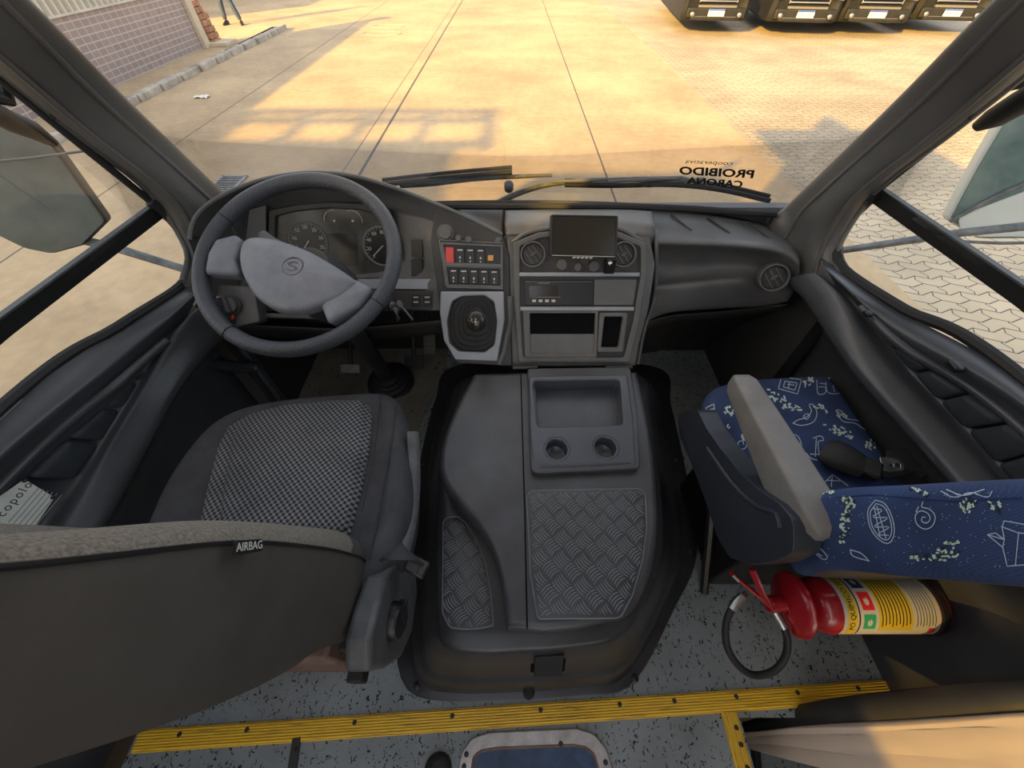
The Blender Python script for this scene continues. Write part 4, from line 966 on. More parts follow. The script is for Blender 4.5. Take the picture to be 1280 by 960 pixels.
L2 = resample(rpoly([W(x, y, z=ZS - .004) for x, y in insp] , .012, 3) + [W(246, 668, z=ZS - .004)], 110)[:-1]
k = pillow(L2, [(0, .010), (.4, .0095), (.8, .008), (.93, .006), (.985, .002), (1, -.006), (1, -.03)]); k.build('cushion_insert', 'check_cloth', ds, smooth=70)
insq = [(274, 668), (276, 640), (281, 600), (289, 555), (297, 530), (310, 518), (356, 506), (420, 500), (456, 500), (457, 530), (452, 570), (443, 620), (434, 668)]
L3 = resample(rpoly([W(x, y, z=ZS + .003) for x, y in insq], .02, 4) + [W(274, 668, z=ZS + .003)], 110)[:-1]
k = pillow(L3, [(0, .014), (.5, .0135), (.85, .011), (.95, .007), (.99, .002), (1, -.008)]); k.build('cushion_centre', 'check_cloth', ds, smooth=70)
# seams on the bolster
k = M(); k.tube([W(x, y, z=ZS + .006) for x, y in ((497, 503), (488, 560), (474, 640), (462, 700))], .002, 6); k.tube([W(x, y, z=ZS + .007) for x, y in ((476, 494), (470, 550), (452, 640))], .0016, 6); k.build('cushion_seam', 'black', ds)
# side trim rail and recliner housing
k = M(); pts = [W(516, 540, x=-.245), W(518, 600, x=-.232), W(513, 650, x=-.228), W(503, 692, x=-.228)]
k.tube(spl(pts, 20), .016, 10, flat=.5); k.build('side_rail', 'recliner_grey', ds)
hp = [(452, 800), (462, 760), (474, 722), (488, 698), (500, 688), (512, 700), (515, 740), (508, 790), (494, 822), (474, 836), (452, 840)]
hl = [W(x, y, x=-.255) for x, y in hp]; k = M(); hl = [V((-.285, p.y, p.z)) for p in rpoly(hl, .012, 4)]; k.prism(hl, (.045, 0, 0)); k.build('recliner_housing', 'recliner_grey', ds, bevel=.010, seg=3)
mx = at_mx(W(492, 775, x=-.236), (1, -.1, .1), (0, 1, 0)); k = M(); k.lathe([(.034, -.01), (.034, .012), (.030, .018), (.012, .020), (.010, .017), (0, .017)], mx, 32)
k.box(mx @ V((.02, .0, .012)), (.035, .014, .014), mx.to_3x3()); k.build('recline_knob', 'black', ds, bevel=.002)
k = M(); k.box(W(448, 842, x=-.29), (.03, .03, .04)); k.build('hinge_bracket', 'rubber', ds, bevel=.004)
# buckle on its stalk
k = M(); bp = [W(488, 695, x=-.235), W(497, 688, x=-.215), W(510, 692, x=-.20), W(522, 706, x=-.195)]; k.tube(spl(bp, 14), .024, 12, flat=.22, up=(.2, .6, 1)); bs = k.build('buckle_stalk', 'webbing', ds, smooth=60)
PBk = plane(W(521, 708, x=-.192), (.15, -.25, .95), (.9, -.42, 0)); k = M(); k.box(PBk.translation, (.046, .034, .020), PBk.to_3x3()); bk = k.build('buckle', 'black', ds, bevel=.005)
k = M(); k.box(PBk @ V((.012, 0, .010)), (.014, .022, .004), PBk.to_3x3()); k.build('release_button', 'dash_dark', bk, bevel=.002)
# backrest, sections from the hinge up; x runs across the seat
def backrest(name, secs, mats, parent, bands, nu=64, nv=44):
    """secs: per height (z, y_front_seam, y_rear, x_inner, x_outer, bulge)"""
    rows = []
    for z, yf, yr, xi, xo, bu, zr in secs:
        sg = 1 if xi > xo else -1; w_ = abs(xi - xo); X = lambda f: xi - sg * w_ * f
        zz = lambda f: z + (zr - z) * f
        ring = [V((X(.0), yf, zz(0))), V((X(.02), yf + bu * .55, zz(0))), V((X(.07), yf + bu * .95, zz(0))), V((X(.13), yf + bu, zz(0))), V((X(.2), yf + bu * .6, zz(0))), V((X(.3), yf + bu * .1, zz(0))), V((X(.5), yf - .005, zz(0))),
                V((X(.7), yf + bu * .1, zz(0))), V((X(.8), yf + bu * .6, zz(0))), V((X(.87), yf + bu, zz(0))), V((X(.95), yf + bu * .8, zz(0))), V((X(1), yf, zz(0))),
                V((X(1.0), (yf + yr) / 2, zz(.5))), V((X(.985), yr + .012, zz(.9))), V((X(.93), yr - .004, zz(1))), V((X(.5), yr - .012, zz(1))), V((X(.07), yr - .004, zz(1))), V((X(.015), yr + .012, zz(.9))), V((X(.0), (yf + yr) / 2, zz(.5)))]
        rows.append(ring)
    rr = [spl(r, nu, True) for r in rows]
    cols = [spl([r[i] for r in rr], nv) for i in range(nu)]
    g = [[cols[i][j] for i in range(nu)] for j in range(nv)]
    k = M(); k.grid(g, closed=True, mfun=bands(nu))
    k.cap(g[0], len(mats) - 1, True); k.cap(g[-1], len(mats) - 1)
    return k, g
def ds_bands(nu):
    return lambda j, i: 0 if 0 <= i <= int(nu * .44) and j > 7 else 1
secs = [(.545, .165, .125, -.315, -.74, .0, .535), (.555, .205, .105, -.297, -.755, .03, .545), (.585, .228, .100, -.290, -.762, .044, .56), (.66, .218, .085, -.289, -.768, .044, .63), (.78, .192, .048, -.290, -.775, .034, .73), (.967, .140, .002, -.292, -.775, .024, .90), (1.158, .064, -.035, -.296, -.77, .018, 1.09), (1.30, .015, -.06, -.32, -.74, .03, 1.25), (1.345, -.01, -.05, -.36, -.70, .01, 1.33)]
k, g = backrest('backrest', secs, ['twill_cloth', 'side_cloth'], ds, ds_bands)
br = k.build('backrest', ['twill_cloth', 'side_cloth'], ds, smooth=75)
k = M(); k.tube([g[j][0] + V((.001, .001, 0)) for j in range(4, len(g) - 2)], .0022, 6); k.build('backrest_seam', 'black', br)
bvh = BVHTree.FromPolygons([tuple(p) for r in g for p in r], [f for f in [(j * 64 + i, j * 64 + (i + 1) % 64, (j + 1) * 64 + (i + 1) % 64, (j + 1) * 64 + i) for j in range(len(g) - 1) for i in range(64)]])
def cast(px, py, bv, lift=.0012):
    d = ray(px, py).normalized(); h = bv.ray_cast(CAM, d)
    if h[0] is None: return None
    n = h[1] if h[1].dot(d) < 0 else -h[1]
    return h[0] + n * lift
# the woven AIRBAG tag sewn into the seam
tp = [cast(x, y, bvh, .012) for x, y in ((276, 684), (311, 680), (293, 676))]
if all(tp):
    u_ = (tp[1] - tp[0]); mx = at_mx((tp[0] + tp[1]) / 2 + V((.003, -.002, .001)), u_.cross(V((.75, -.10, .65)).cross(u_)), u_)
    w_ = u_.length; h_ = w_ * .30
    tg = plate('airbag_tag', [rpoly([V((-w_ / 2, -h_ / 2)), V((w_ / 2, -h_ / 2)), V((w_ / 2 - .002, h_ / 2)), V((-w_ / 2 + .001, h_ / 2))], .001)], mx, .0015, -.0015, 'print_black', br, bevel=.0003)
    me = text_mesh('AIRBAG', h_ * .92, mx @ Matrix.Translation((0, 0, .0018)) @ Matrix.Diagonal((1.02, 1, 1, 1)), 0, .0002); me.materials.clear(); me.materials.append(MT['mark']); me.name = 'tag_lettering'; link('tag_lettering', me, tg, 0)
# base
k = M(); k.box((-.60, .34, .16), (.36, .50, .32)); k.build('seat_base', 'rust', ds, bevel=.01)
k = M(); [k.box((-.56 + sx * .21, .36, .365), (.03, .52, .10)) for sx in (-1, 1)]; [k.box((-.56, .36 + sy * .2, .365), (.44, .03, .09)) for sy in (-1, 1)]; k.build('slide_frame', 'rubber', ds, bevel=.004)

# ------------------------------------------------------------------ passenger seat
ps = thing('passenger_seat', 'blue patterned passenger seat with a grey armrest and black side cover', 'seat', (.8, .45, 0))
ZP = .50
pc = [(906, 640), (894, 590), (884, 540), (882, 500), (894, 480), (925, 471), (985, 466), (1045, 465), (1078, 473), (1110, 500), (1140, 540), (1168, 580), (1190, 622), (1198, 660), (1120, 690), (980, 690)]
L = spl([W(x, y, z=ZP) for x, y in pc], 96, True); L = [V((min(p.x, .985), p.y, p.z)) for p in L]
k = pillow(L, [(0, .008), (.3, .008), (.55, .006), (.75, .003), (.88, 0), (.95, -.008), (.985, -.024), (.995, -.04), (.955, -.06), (.89, -.08), (.8, -.11), (.4, -.11)])
bv1 = BVHTree.FromPolygons([tuple(p) for p in k.v], k.f)
secs = [(.56, .27, .215, .565,   .95, .0, .55), (.60, .295, .215, .552, .95, .012, .57), (.66, .305, .205, .548, .95, .018, .62), (.743, .288, .19, .548, .95, .018, .68), (.86, .24, .15, .55, .95, .018, .80), (.987, .187, .108, .553, .95, .018, .93), (1.13, .125, .055, .565, .99, .016, 1.09), (1.19, .085, .05, .60, .95, .005, 1.17)]
k2, g2 = backrest('b', secs, ['blue_cloth', 'shell_navy'], ps, lambda nu: (lambda j, i: 1 if int(nu * .56) < i < int(nu * .885) else 0))
bv2 = BVHTree.FromPolygons([tuple(p) for p in k2.v], [f for f in k2.f if len(f) == 4])
Z = lambda x, y: (840 + x / 2.909, 420 + y / 2.909)
def draw(k, bv, pts, w=.55, mi=1, n=None, smooth=True, closed=False):
    P = [V((*Z(x, y), 0)) for x, y in pts]
    if closed: P.append(P[0])
    if smooth and len(P) > 2: P = spl(P, n or len(P) * 5)
    else:
        Q = []
        for a, b in zip(P, P[1:]): Q += [a.lerp(b, i / 5) for i in range(5)]
        P = Q + [P[-1]]
    prev = None
    for i, p in enumerate(P):
        a = P[max(0, i - 1)]; b = P[min(len(P) - 1, i + 1)]; t = (b - a)
        if t.length < 1e-6: continue
        t.normalize(); nrm = V((-t.y, t.x, 0)) * w
        l, r = cast(p.x + nrm.x, p.y + nrm.y, bv), cast(p.x - nrm.x, p.y - nrm.y, bv)
        if l is None or r is None: prev = None; continue
        if prev is not None and (prev[0] - l).length < .03:
            s = len(k.v); k.v += [prev[0], prev[1], r, l]; k.face((s, s + 1, s + 2, s + 3), mi)
        prev = (l, r)
def confetti(k, bv, cx, cy, rx, ry, n, ang, mi=2, ln=9, w=1.0):
    rg = random.Random(int(cx * 7 + cy))
    for _ in range(n):
        a = rg.uniform(0, 6.28); q = math.sqrt(rg.random()); dx, dy = math.cos(a) * rx * q, math.sin(a) * ry * q
        ca, sa = math.cos(R(ang)), math.sin(R(ang)); x, y = cx + dx * ca - dy * sa, cy + dx * sa + dy * ca
        t = R(ang + rg.uniform(-45, 45)); l_ = ln * rg.uniform(.4, .8)
        draw(k, bv, [(x - math.cos(t) * l_, y - math.sin(t) * l_), (x + math.cos(t) * l_, y + math.sin(t) * l_)], w * rg.uniform(.7, 1.2), rg.choice((1, mi, mi)), smooth=False)
D1 = [([(398, 150), (470, 160), (456, 212), (386, 192)], 1, 0), ([(410, 165), (455, 172), (446, 198), (404, 186)], 1, 0), ([(418, 176), (445, 180)], 0, 0), ([(428, 168), (422, 190)], 0, 0),
      ([(526, 160), (530, 210), (556, 208), (556, 188), (532, 186)], 0, 1), ([(558, 168), (566, 206), (606, 208), (606, 178), (586, 180), (590, 204)], 0, 1), ([(536, 172), (560, 176)], 0, 0),
      ([(662, 212), (690, 232), (724, 216), (770, 214), (784, 244), (744, 270), (702, 258), (676, 240)], 1, 1), ([(700, 240), (730, 228), (760, 236), (740, 256)], 1, 1), ([(664, 210), (680, 202), (700, 214)], 0, 1), ([(740, 216), (756, 232), (776, 228)], 0, 1),
      ([(438, 318), (470, 326), (512, 314), (526, 284), (516, 254), (498, 250), (506, 276), (484, 298), (458, 306)], 1, 1), ([(476, 292), (488, 304), (500, 290), (488, 284)], 1, 1),
      ([(594, 270), (632, 300), (676, 308), (712, 318), (722, 344), (692, 336), (664, 318), (620, 310)], 1, 1), ([(600, 268), (620, 276)], 0, 0), ([(690, 318), (700, 330)], 0, 0),
      ([(512, 372), (540, 364), (550, 380), (530, 388), (534, 446), (506, 446), (486, 426)], 0, 1), ([(524, 372), (520, 440)], 0, 0), ([(500, 430), (536, 432)], 0, 0),
      ([(540, 548), (582, 504), (640, 546)], 0, 0), ([(582, 504), (578, 548)], 0, 0), ([(560, 525), (610, 528)], 0, 0),
      ([(124, 262), (152, 248), (160, 318), (136, 328)], 1, 0), ([(132, 272), (150, 264), (152, 306), (138, 314)], 1, 0), ([(138, 284), (148, 280)], 0, 0),
      ([(250, 366), (272, 380), (266, 408), (246, 410), (240, 388), (256, 382), (260, 396)], 0, 1), ([(300, 424), (320, 456), (344, 462), (322, 476), (326, 494), (306, 486)], 1, 0), ([(318, 430), (330, 470)], 0, 0),
      ([(436, 358), (458, 366), (470, 400), (458, 416)], 0, 1), ([(780, 420), (830, 392), (884, 378)], 0, 0), ([(760, 430), (800, 410), (870, 374)], 0, 1), ([(860, 352), (884, 366)], 0, 0)]
for pts, cl_, sm in D1: draw(k, bv1, pts, .5, 1, smooth=bool(sm), closed=bool(cl_))
for c in ((492, 168, 34, 14, 14, -40), (616, 160, 62, 18, 22, 22), (392, 232, 56, 20, 22, 38), (430, 262, 40, 12, 12, 10), (536, 262, 30, 16, 10, 30), (606, 346, 66, 16, 26, 22), (728, 396, 18, 26, 14, 80), (820, 300, 50, 16, 18, 30), (205, 275, 16, 20, 12, 60), (182, 330, 10, 26, 9, 100), (266, 366, 12, 14, 8, 60), (940, 520, 40, 22, 16, 60), (620, 290, 30, 10, 8, 20), (860, 340, 30, 10, 10, 40)):
    confetti(k, bv1, *c)
k.build('seat_cushion', ['blue_cloth', 'doodle_white', 'doodle_pale'], ps, smooth=70)
def rot(pts, c, a, s_=1): ca, sa = math.cos(R(a)), math.sin(R(a)); return [(c[0] + (x * ca - y * sa) * s_, c[1] + (x * sa + y * ca) * s_) for x, y in pts]
leaf = [(0, -82), (30, -60), (44, -10), (38, 50), (10, 82), (-22, 60), (-42, 10), (-36, -50)]
D2 = [(rot(leaf, (762, 676), -14), 1, 1), (rot([(x * .8, y * .84) for x, y in leaf], (762, 676), -14), 1, 1), (rot([(-20, -55), (16, -40), (-24, -24), (28, -8), (-28, 10), (26, 26), (-20, 40), (16, 54)], (762, 676), -14), 0, 1), (rot([(0, -60), (4, 64)], (762, 676), -14), 0, 0), (rot([(-10, -60), (-16, 50)], (762, 676), -14), 0, 0),
      ([(916, 602), (912, 622), (940, 630), (960, 656), (950, 690), (922, 702), (894, 684), (888, 654), (906, 636), (932, 644), (942, 664), (930, 680), (912, 674), (914, 658), (926, 660)], 0, 1), ([(900, 620), (890, 640)], 0, 0),
      ([(1150, 722), (1212, 740), (1206, 768), (1150, 722)], 0, 0), ([(1212, 672), (1280, 684), (1330, 720), (1300, 830), (1222, 836), (1206, 768), (1212, 740), (1204, 694), (1212, 672)], 0, 0), ([(1204, 694), (1264, 716), (1330, 720)], 0, 0), ([(1264, 716), (1252, 832)], 0, 0), ([(1150, 722), (1180, 716), (1212, 740)], 0, 0),
      ([(1380, 640), (1430, 610), (1470, 660), (1440, 720), (1390, 700)], 1, 1), ([(1500, 760), (1560, 780), (1540, 840)], 0, 1), ([(1400, 800), (1440, 780), (1460, 820), (1420, 840)], 1, 1),
      ([(980, 566), (1030, 586), (1090, 572), (1150, 586), (1168, 566)], 0, 1), ([(1000, 560), (1060, 580), (1140, 560)], 0, 1), ([(512, 780), (552, 812), (566, 800), (530, 764)], 1, 1), ([(524, 786), (548, 800)], 0, 0), ([(650, 776), (690, 790), (720, 818)], 0, 1), ([(650, 776), (662, 800), (720, 818)], 0, 1)]
for pts, cl_, sm in D2: draw(k2, bv2, pts, .6, 2, smooth=bool(sm), closed=bool(cl_))
for c in ((640, 616, 30, 28, 26, 80), (630, 690, 18, 52, 24, 5), (620, 745, 14, 24, 8, 10), (1010, 782, 48, 34, 42, -30), (920, 806, 52, 14, 16, 0), (1076, 616, 26, 36, 22, 80), (890, 564, 46, 10, 14, 20), (570, 570, 24, 8, 8, 0), (1180, 620, 30, 18, 12, 30), (1450, 640, 50, 30, 24, 0)):
    confetti(k2, bv2, *c, mi=3, ln=10, w=1.3)
rg = random.Random(3)
for _ in range(150):
    x, y = rg.uniform(560, 1280), rg.uniform(570, 840); draw(k2, bv2, [(x, y), (x + 3, y + 1.5)], .35, 2, smooth=False)
k2.build('backrest', ['blue_cloth', 'shell_navy', 'doodle_white', 'doodle_pale'], ps, smooth=75)
k = M(); k.tube([cast(x, y, bv2, .001) for x, y in ((1046, 622), (1090, 619), (1140, 622), (1190, 626), (1278, 622)) if cast(x, y, bv2)], .0007, 6); k.build('backrest_seam', 'blue_side', ps)
# side cover
sc = [(855, 520), (868, 512), (881, 512), (893, 536), (912, 562), (940, 594), (966, 616), (988, 630), (1006, 650), (1006, 690), (980, 702), (950, 706), (922, 697), (906, 670), (893, 630), (873, 580), (858, 548)]
cl3 = [W(x, y, x=.515) for x, y in sc]; cl3 = resample(rpoly(cl3, .02, 4) + [cl3[0]], 80)[:-1]
k = M(); k.prism([V((.495, p.y, p.z)) for p in cl3], (.05, 0, 0)); k.build('side_cover', 'shell_navy', ps, bevel=.012, seg=3, smooth=50)
k = M(); k.tube(spl([W(x, y, x=.493) for x, y in ((884, 560), (915, 604), (945, 632), (970, 642), (975, 660))], 24), .005, 8); k.build('cover_crease', 'shell_navy', ps)
k = M(); k.box(W(930, 592, x=.600), (.012, .09, .018), Matrix.Rotation(.3, 3, 'X')); k.build('lever', 'recliner_grey', ps, bevel=.003)
k = M(); k.box(W(978, 630, x=.575), (.06, .03, .03)); k.tube([W(985, 640, x=.55), W(998, 632, x=.60)], .012, 12); k.build('pivot', 'steel', ps, bevel=.003)
# armrest: a tapering padded bar on the pivot
rows = []
for y, hw, z0, z1 in ((.608, .008, .690, .705), (.602, .020, .680, .716), (.585, .0265, .672, .722), (.50, .030, .664, .727), (.40, .033, .655, .732), (.31, .035, .650, .736), (.265, .034, .650, .735), (.243, .028, .662, .728), (.232, .012, .680, .712)):
    cx = .535 + (.6 - y) * .03; ring = []
    for sx, sz in ((-1, -1), (1, -1), (1, 1), (-1, 1)):
        ring.append(V((cx + sx * hw, y, z0 if sz < 0 else z1)))
    rows.append(rpoly(ring, min(hw, (z1 - z0) / 2) * .32, 4))
k = M(); k.grid(rows, closed=True); k.cap(rows[0], 0, True); k.cap(rows[-1]); arm = k.build('armrest', 'arm_grey', ps, smooth=60)
screw(arm, W(993, 641, x=.508), (-1, 0, .0), .011, 'dash_dark', 'pivot_screw')
# legs
k = M(); k.box((.82, .48, .21), (.40, .34, .34)); k.build('seat_base', 'black', ps, bevel=.01)
k = M(); k.tube([(.58, .55, .40), (.60, .42, .2), (.62, .30, .0)], .014, 8); k.build('leg', 'black', ps)
# seat belt lying on the cushion
sb = thing('seat_belt', 'black lap belt with a silver tongue lying on the blue passenger cushion', 'seat belt', W(1090, 580, z=ZP))
zb = ZP + .012
def strap(px, w, m, name, z=zb): k = M(); k.tube(spl([W(x, y, z=z_) for x, y, z_ in px], 16), w, 12, flat=.10, up=(0, 0, 1)); return k.build(name, m, sb, smooth=60)
strap([(1096, 587, zb + .006), (1120, 582, zb + .004), (1145, 570, zb + .002), (1168, 556, zb + .004), (1190, 540, .52)], .024, 'webbing', 'webbing')
strap([(1108, 570, zb + .010), (1130, 578, zb + .010), (1152, 580, zb + .006), (1140, 588, zb + .004)], .022, 'webbing', 'webbing')
PBs = plane(W(1062, 578, z=zb + .02), (-.12, -.1, 1), (.90, -.42, 0)); k = M()
k.tube([PBs @ V((x, y, z_)) for x, y, z_ in ((-.055, .012, .0), (-.04, .006, .008), (-.01, 0, .010), (.02, -.004, .006))], [.034, .042, .040, .034], 16, flat=.5, up=PBs.col[2].xyz); sl = k.build('buckle_sleeve', 'rubber', sb, smooth=60)
k = M(); k.box(PBs @ V((.036, -.004, .004)), (.050, .048, .026), PBs.to_3x3() @ Matrix.Rotation(-.15, 3, 'Z')); k.build('buckle', 'black', sb, bevel=.006, seg=3)
tl = [(1099, 571), (1124, 574), (1130, 580), (1129, 588), (1112, 590), (1103, 588)]; PTg = plane(W(1115, 582, z=zb + .036), (-.1, -.1, 1))
pxplate('tongue', tl, PTg, .0015, -.0015, 'chrome', sb, r=.004, bevel=.0006, holes=[([(1112, 580), (1116, 580), (1116, 584), (1112, 584)], .002), ([(1119, 579), (1125, 580), (1125, 585), (1119, 584)], .001)])

# ------------------------------------------------------------------ fire extinguisher under the seat
ax = W(986, 755, z=.30); AX = V((ax.x, ax.y, ax.z)); RE = .064
fe = thing('fire_extinguisher', 'red dry powder fire extinguisher lying under the blue passenger seat with a black hose', 'fire extinguisher', AX)
mxc = at_mx(AX, (1, 0, 0), (0, 1, 0))   # local z runs along +X
k = M(); k.lathe([(.022, .0), (.022, .036), (.034, .038), (.050, .046), (.060, .060), (RE, .082), (RE, .325), (.060, .342), (.045, .350), (0, .352)], mxc, 48); k.build('cylinder', 'red_paint', fe, smooth=50)
k = M(); k.lathe([(.018, -.016), (.034, -.016), (.040, -.010), (.064, -.004), (.074, .004), (.076, .012), (.070, .015), (.04, .012), (.02, .012)], mxc, 48); o = k.build('shoulder_disc', 'red_paint', fe, smooth=50)
k = M(); k.lathe([(.019, -.016), (.019, -.010), (.016, -.009), (.016, -.014), (0, -.014)], at_mx(AX + V((-.006, -.012, .034)), (-.5, -.15, .85)), 24); k.build('gauge', 'worn_alu', fe)
k = M(); k.tube([AX + V((-.055, 0, .004)), AX + V((-.01, 0, 0))], .020, 16); k.build('valve', 'red_paint', fe, bevel=.003)
zv = AX.z + .02
h1 = [W(x, y, z=z_) for x, y, z_ in ((966, 760, zv), (952, 748, zv + .01), (936, 735, zv + .022), (914, 717, zv + .04))]
k = M(); k.tube(h1, .011, 8, flat=.5); k.build('carry_handle', 'red_paint', fe, bevel=.001)
h2 = [W(x, y, z=z_) for x, y, z_ in ((962, 757, zv + .01), (953, 742, zv + .035), (946, 726, zv + .055), (940, 712, zv + .07))]
k = M(); k.tube(h2, .010, 8, flat=.5); k.build('squeeze_lever', 'red_paint', fe, bevel=.001)
k = M(); k.tube([W(916, 719, z=zv + .045), W(923, 726, z=zv + .04)], .007, 8, flat=.5); o = k.build('lever_tip', 'white_label', fe); o['label'] = 'white chipped tip of the handle'
hz = AX.z - .02
hp = [(966, 760, hz + .02), (970, 768, hz + .01), (977, 780, hz), (984, 798, hz - .02), (982, 820, hz - .05), (968, 838, hz - .08), (944, 844, hz - .09), (924, 833, hz - .07), (909, 808, hz - .03), (908, 778, hz), (918, 756, hz + .02), (930, 744, hz + .03), (938, 738, hz + .035)]
hw = spl([W(x, y, z=z_) for x, y, z_ in hp], 80)
k = M(); k.tube(hw[7:70], .0085, 12); k.build('hose', 'rubber', fe, smooth=60)
for a, b in ((1, 9), (68, 76)):
    k = M(); k.tube(hw[a:b], .0105, 12); k.build('ferrule', 'steel', fe)
k = M(); p_ = hw[75]; k.box(p_, (.026, .012, .012), Matrix.Rotation(.6, 3, 'Z')); k.build('nozzle', 'steel', fe, bevel=.002)
# printed label wrapped round the cylinder
PH0 = R(-4)
def cyl(s, ph, lift=.0006): return V((AX.x + s, AX.y + math.sin(ph) * (RE + lift), AX.z + math.cos(ph) * (RE + lift)))
lb = M()
def patch(s0, s1, p0, p1, mi, lift):
    n = 18; g = [[cyl(s0 + (s1 - s0) * j / 2, R(p0 + (p1 - p0) * i / n), lift) for i in range(n + 1)] for j in range(3)]; lb.grid(g, mi=mi)
patch(.085, .310, -85, 85, 0, .0006); patch(.094, .116, -80, 80, 1, .0010)
for (p0, p1, mi) in ((-62, -30, 3), (-22, 12, 2), (20, 54, 4)): patch(.130, .158, p0, p1, mi, .0010)
patch(.166, .245, -66, 70, 1, .0010)
for i in range(9): patch(.172 + .008 * i, .1745 + .008 * i, -56 + 3 * (i % 3), 58 - 4 * ((i * 2) % 3), 5, .0013)
for i in range(7): patch(.254 + .007 * i, .2555 + .007 * i, -56 + 3 * (i % 2), 50, 5, .0013)
patch(.285, .300, -74, -60, 2, .0013); patch(.105 + .014, .1225, -80, 80, 5, .0009)
for (p0, sym) in ((-46, 0), (-5, 1), (37, 2)):
    lb2 = [(-.4, -.6), (.0, -.8), (.4, -.5), (.5, .1), (.15, .7), (-.05, .2), (-.35, .5), (-.5, 0)]
    q = [cyl(.144 + x * .012, R(p0) + y * .19, .0014) for x, y in lb2]; lb.cap(q, 0)
tm = text_mesh('PÓ QUÍMICO SECO', .0165, Matrix.Identity(4), 0, .0)
q = me_to_M(tm, 5); q.v = [cyl(.105 - p.y, R(-2) + p.x * .98 / RE, .0016) for p in q.v]; lb.add(q); bpy.data.meshes.remove(tm)
lb.build('label', ['white_label', 'yellow_label', 'label_red', 'label_green', 'label_navy', 'print_black'], fe, smooth=60, weld=False)
k = M(); k.lathe([(RE + .001, .312), (RE + .005, .313), (RE + .005, .328), (RE + .001, .329)], mxc, 48); k.build('strap', 'black', fe); k = M(); k.box(AX + V((.32, .0, -.18)), (.03, .05, .24)); k.build('bracket', 'black', fe)

# ------------------------------------------------------------------ yellow nosings, hatch, floor bits
def nosing(a, b, w, label, screws, z=0.0):
    pa, pb = V((a[0], a[1], z)), V((b[0], b[1], z)); d = (pb - pa); Ln = d.length; d.normalize(); s = V((-d.y, d.x, 0))
    o = thing('step_nosing', label, 'step edging', (pa + pb) / 2, 'yellow step edgings'); k = M(); prof_ = [(-.5, 0), (-.5, .004), (-.42, .006)] + [(-.42 + .84 * i / 12, .006 + (.0008 if i % 2 else 0)) for i in range(13)] + [(.42, .006), (.5, .004), (.5, 0)]
    n = 30; rows = [[pa + d * (Ln * j / n) + s * (q[0] * w) + V((0, 0, q[1])) for q in prof_] for j in range(n + 1)]
    k.grid(rows)
    for i, f in enumerate(k.f): k.uv[i] = [((k.v[v] - pa).dot(d), (k.v[v] - pa).dot(s)) for v in f]
    k.build('strip', 'yellow_nosing', o)
    for t in screws: screw(o, pa + d * (Ln * t) + s * (w * .18) + V((0, 0, .0065)), (0, 0, 1), .006, 'dash_dark')
    return o
e0, e1_ = W(170, 927, z=.004), W(1168, 859, z=.004)
nosing(e0, e1_, .047, 'long yellow ribbed step edging running across the floor behind the engine cover', (.05, .13, .26, .38, .49, .59, .66, .74, .82, .90, .965))
a_, b_ = W(911, 890, z=.004), W(937, 985, z=.004)
nosing(a_, b_, .042, 'short yellow step edging running back from the long one at the stairwell', (.22, .45, .75))
c_ = W(1028, 950, z=-.325); nosing((c_.x, c_.y - .02), (c_.x + .04, c_.y - .30), .045, 'yellow edging low in the stairwell below the beige panel', (.4,), z=-.33)
hat = thing('floor_hatch', 'floor hatch with a worn metal rim and blue panel behind the yellow edging', 'floor hatch', (.06, -.2, 0))
PHt = plane((0, 0, .0), (0, 0, 1))
ho = [(573, 962), (577, 940), (590, 922), (612, 915), (720, 910), (742, 917), (757, 935), (766, 962), (772, 1060), (570, 1064)]
hi = [(590, 962), (592, 945), (602, 938), (620, 935), (715, 931), (732, 934), (742, 942), (748, 962), (752, 1040), (588, 1044)]
pxplate('rim', ho, PHt, .008, .0, 'worn_alu', hat, r=.03, bevel=.003, holes=[(hi, .02)])
pxplate('panel', [(x + (3 if x < 660 else -3) * -1, y) for x, y in hi], PHt, .004, .0005, 'blue_vinyl', hat, r=.02)
k = M(); hl_ = rpoly(uvl(hi, PHt), .02); k.tube([PHt @ V((p[0], p[1], .0055)) for p in hl_], .004, 6, closed=True); k.build('worn_edge', 'rust', hat)
for x, y in ((583, 943), (701, 930), (757, 953), (580, 958)): screw(hat, W(x, y, z=.0085), (0, 0, 1), .006, 'dash_dark')
k = M(); p_ = W(548, 962, z=0); k.lathe([(.034, 0), (.034, .012), (.028, .018), (.02, .02), (.018, .012), (0, .012)], Matrix.Translation(p_), 28); tag(k.build('floor_stud', 'rubber'), 'dark round rubber stud on the floor beside the hatch', 'floor stud')
k = M(); a_, b_ = W(372, 922, z=0), W(364, 975, z=0); d = b_ - a_; k.box((a_ + b_) / 2 + V((0, 0, .004)), (.022, d.length, .008), d.to_track_quat('Y', 'Z').to_matrix()); ot = k.build('floor_joint_bar', 'dash_dark', bevel=.002); tag(ot, 'short dark metal joint bar on the floor behind the yellow edging', 'joint bar')
screw(ot, (a_ + b_) / 2 + V((0, .018, .008)), (0, 0, 1), .005, 'rubber')
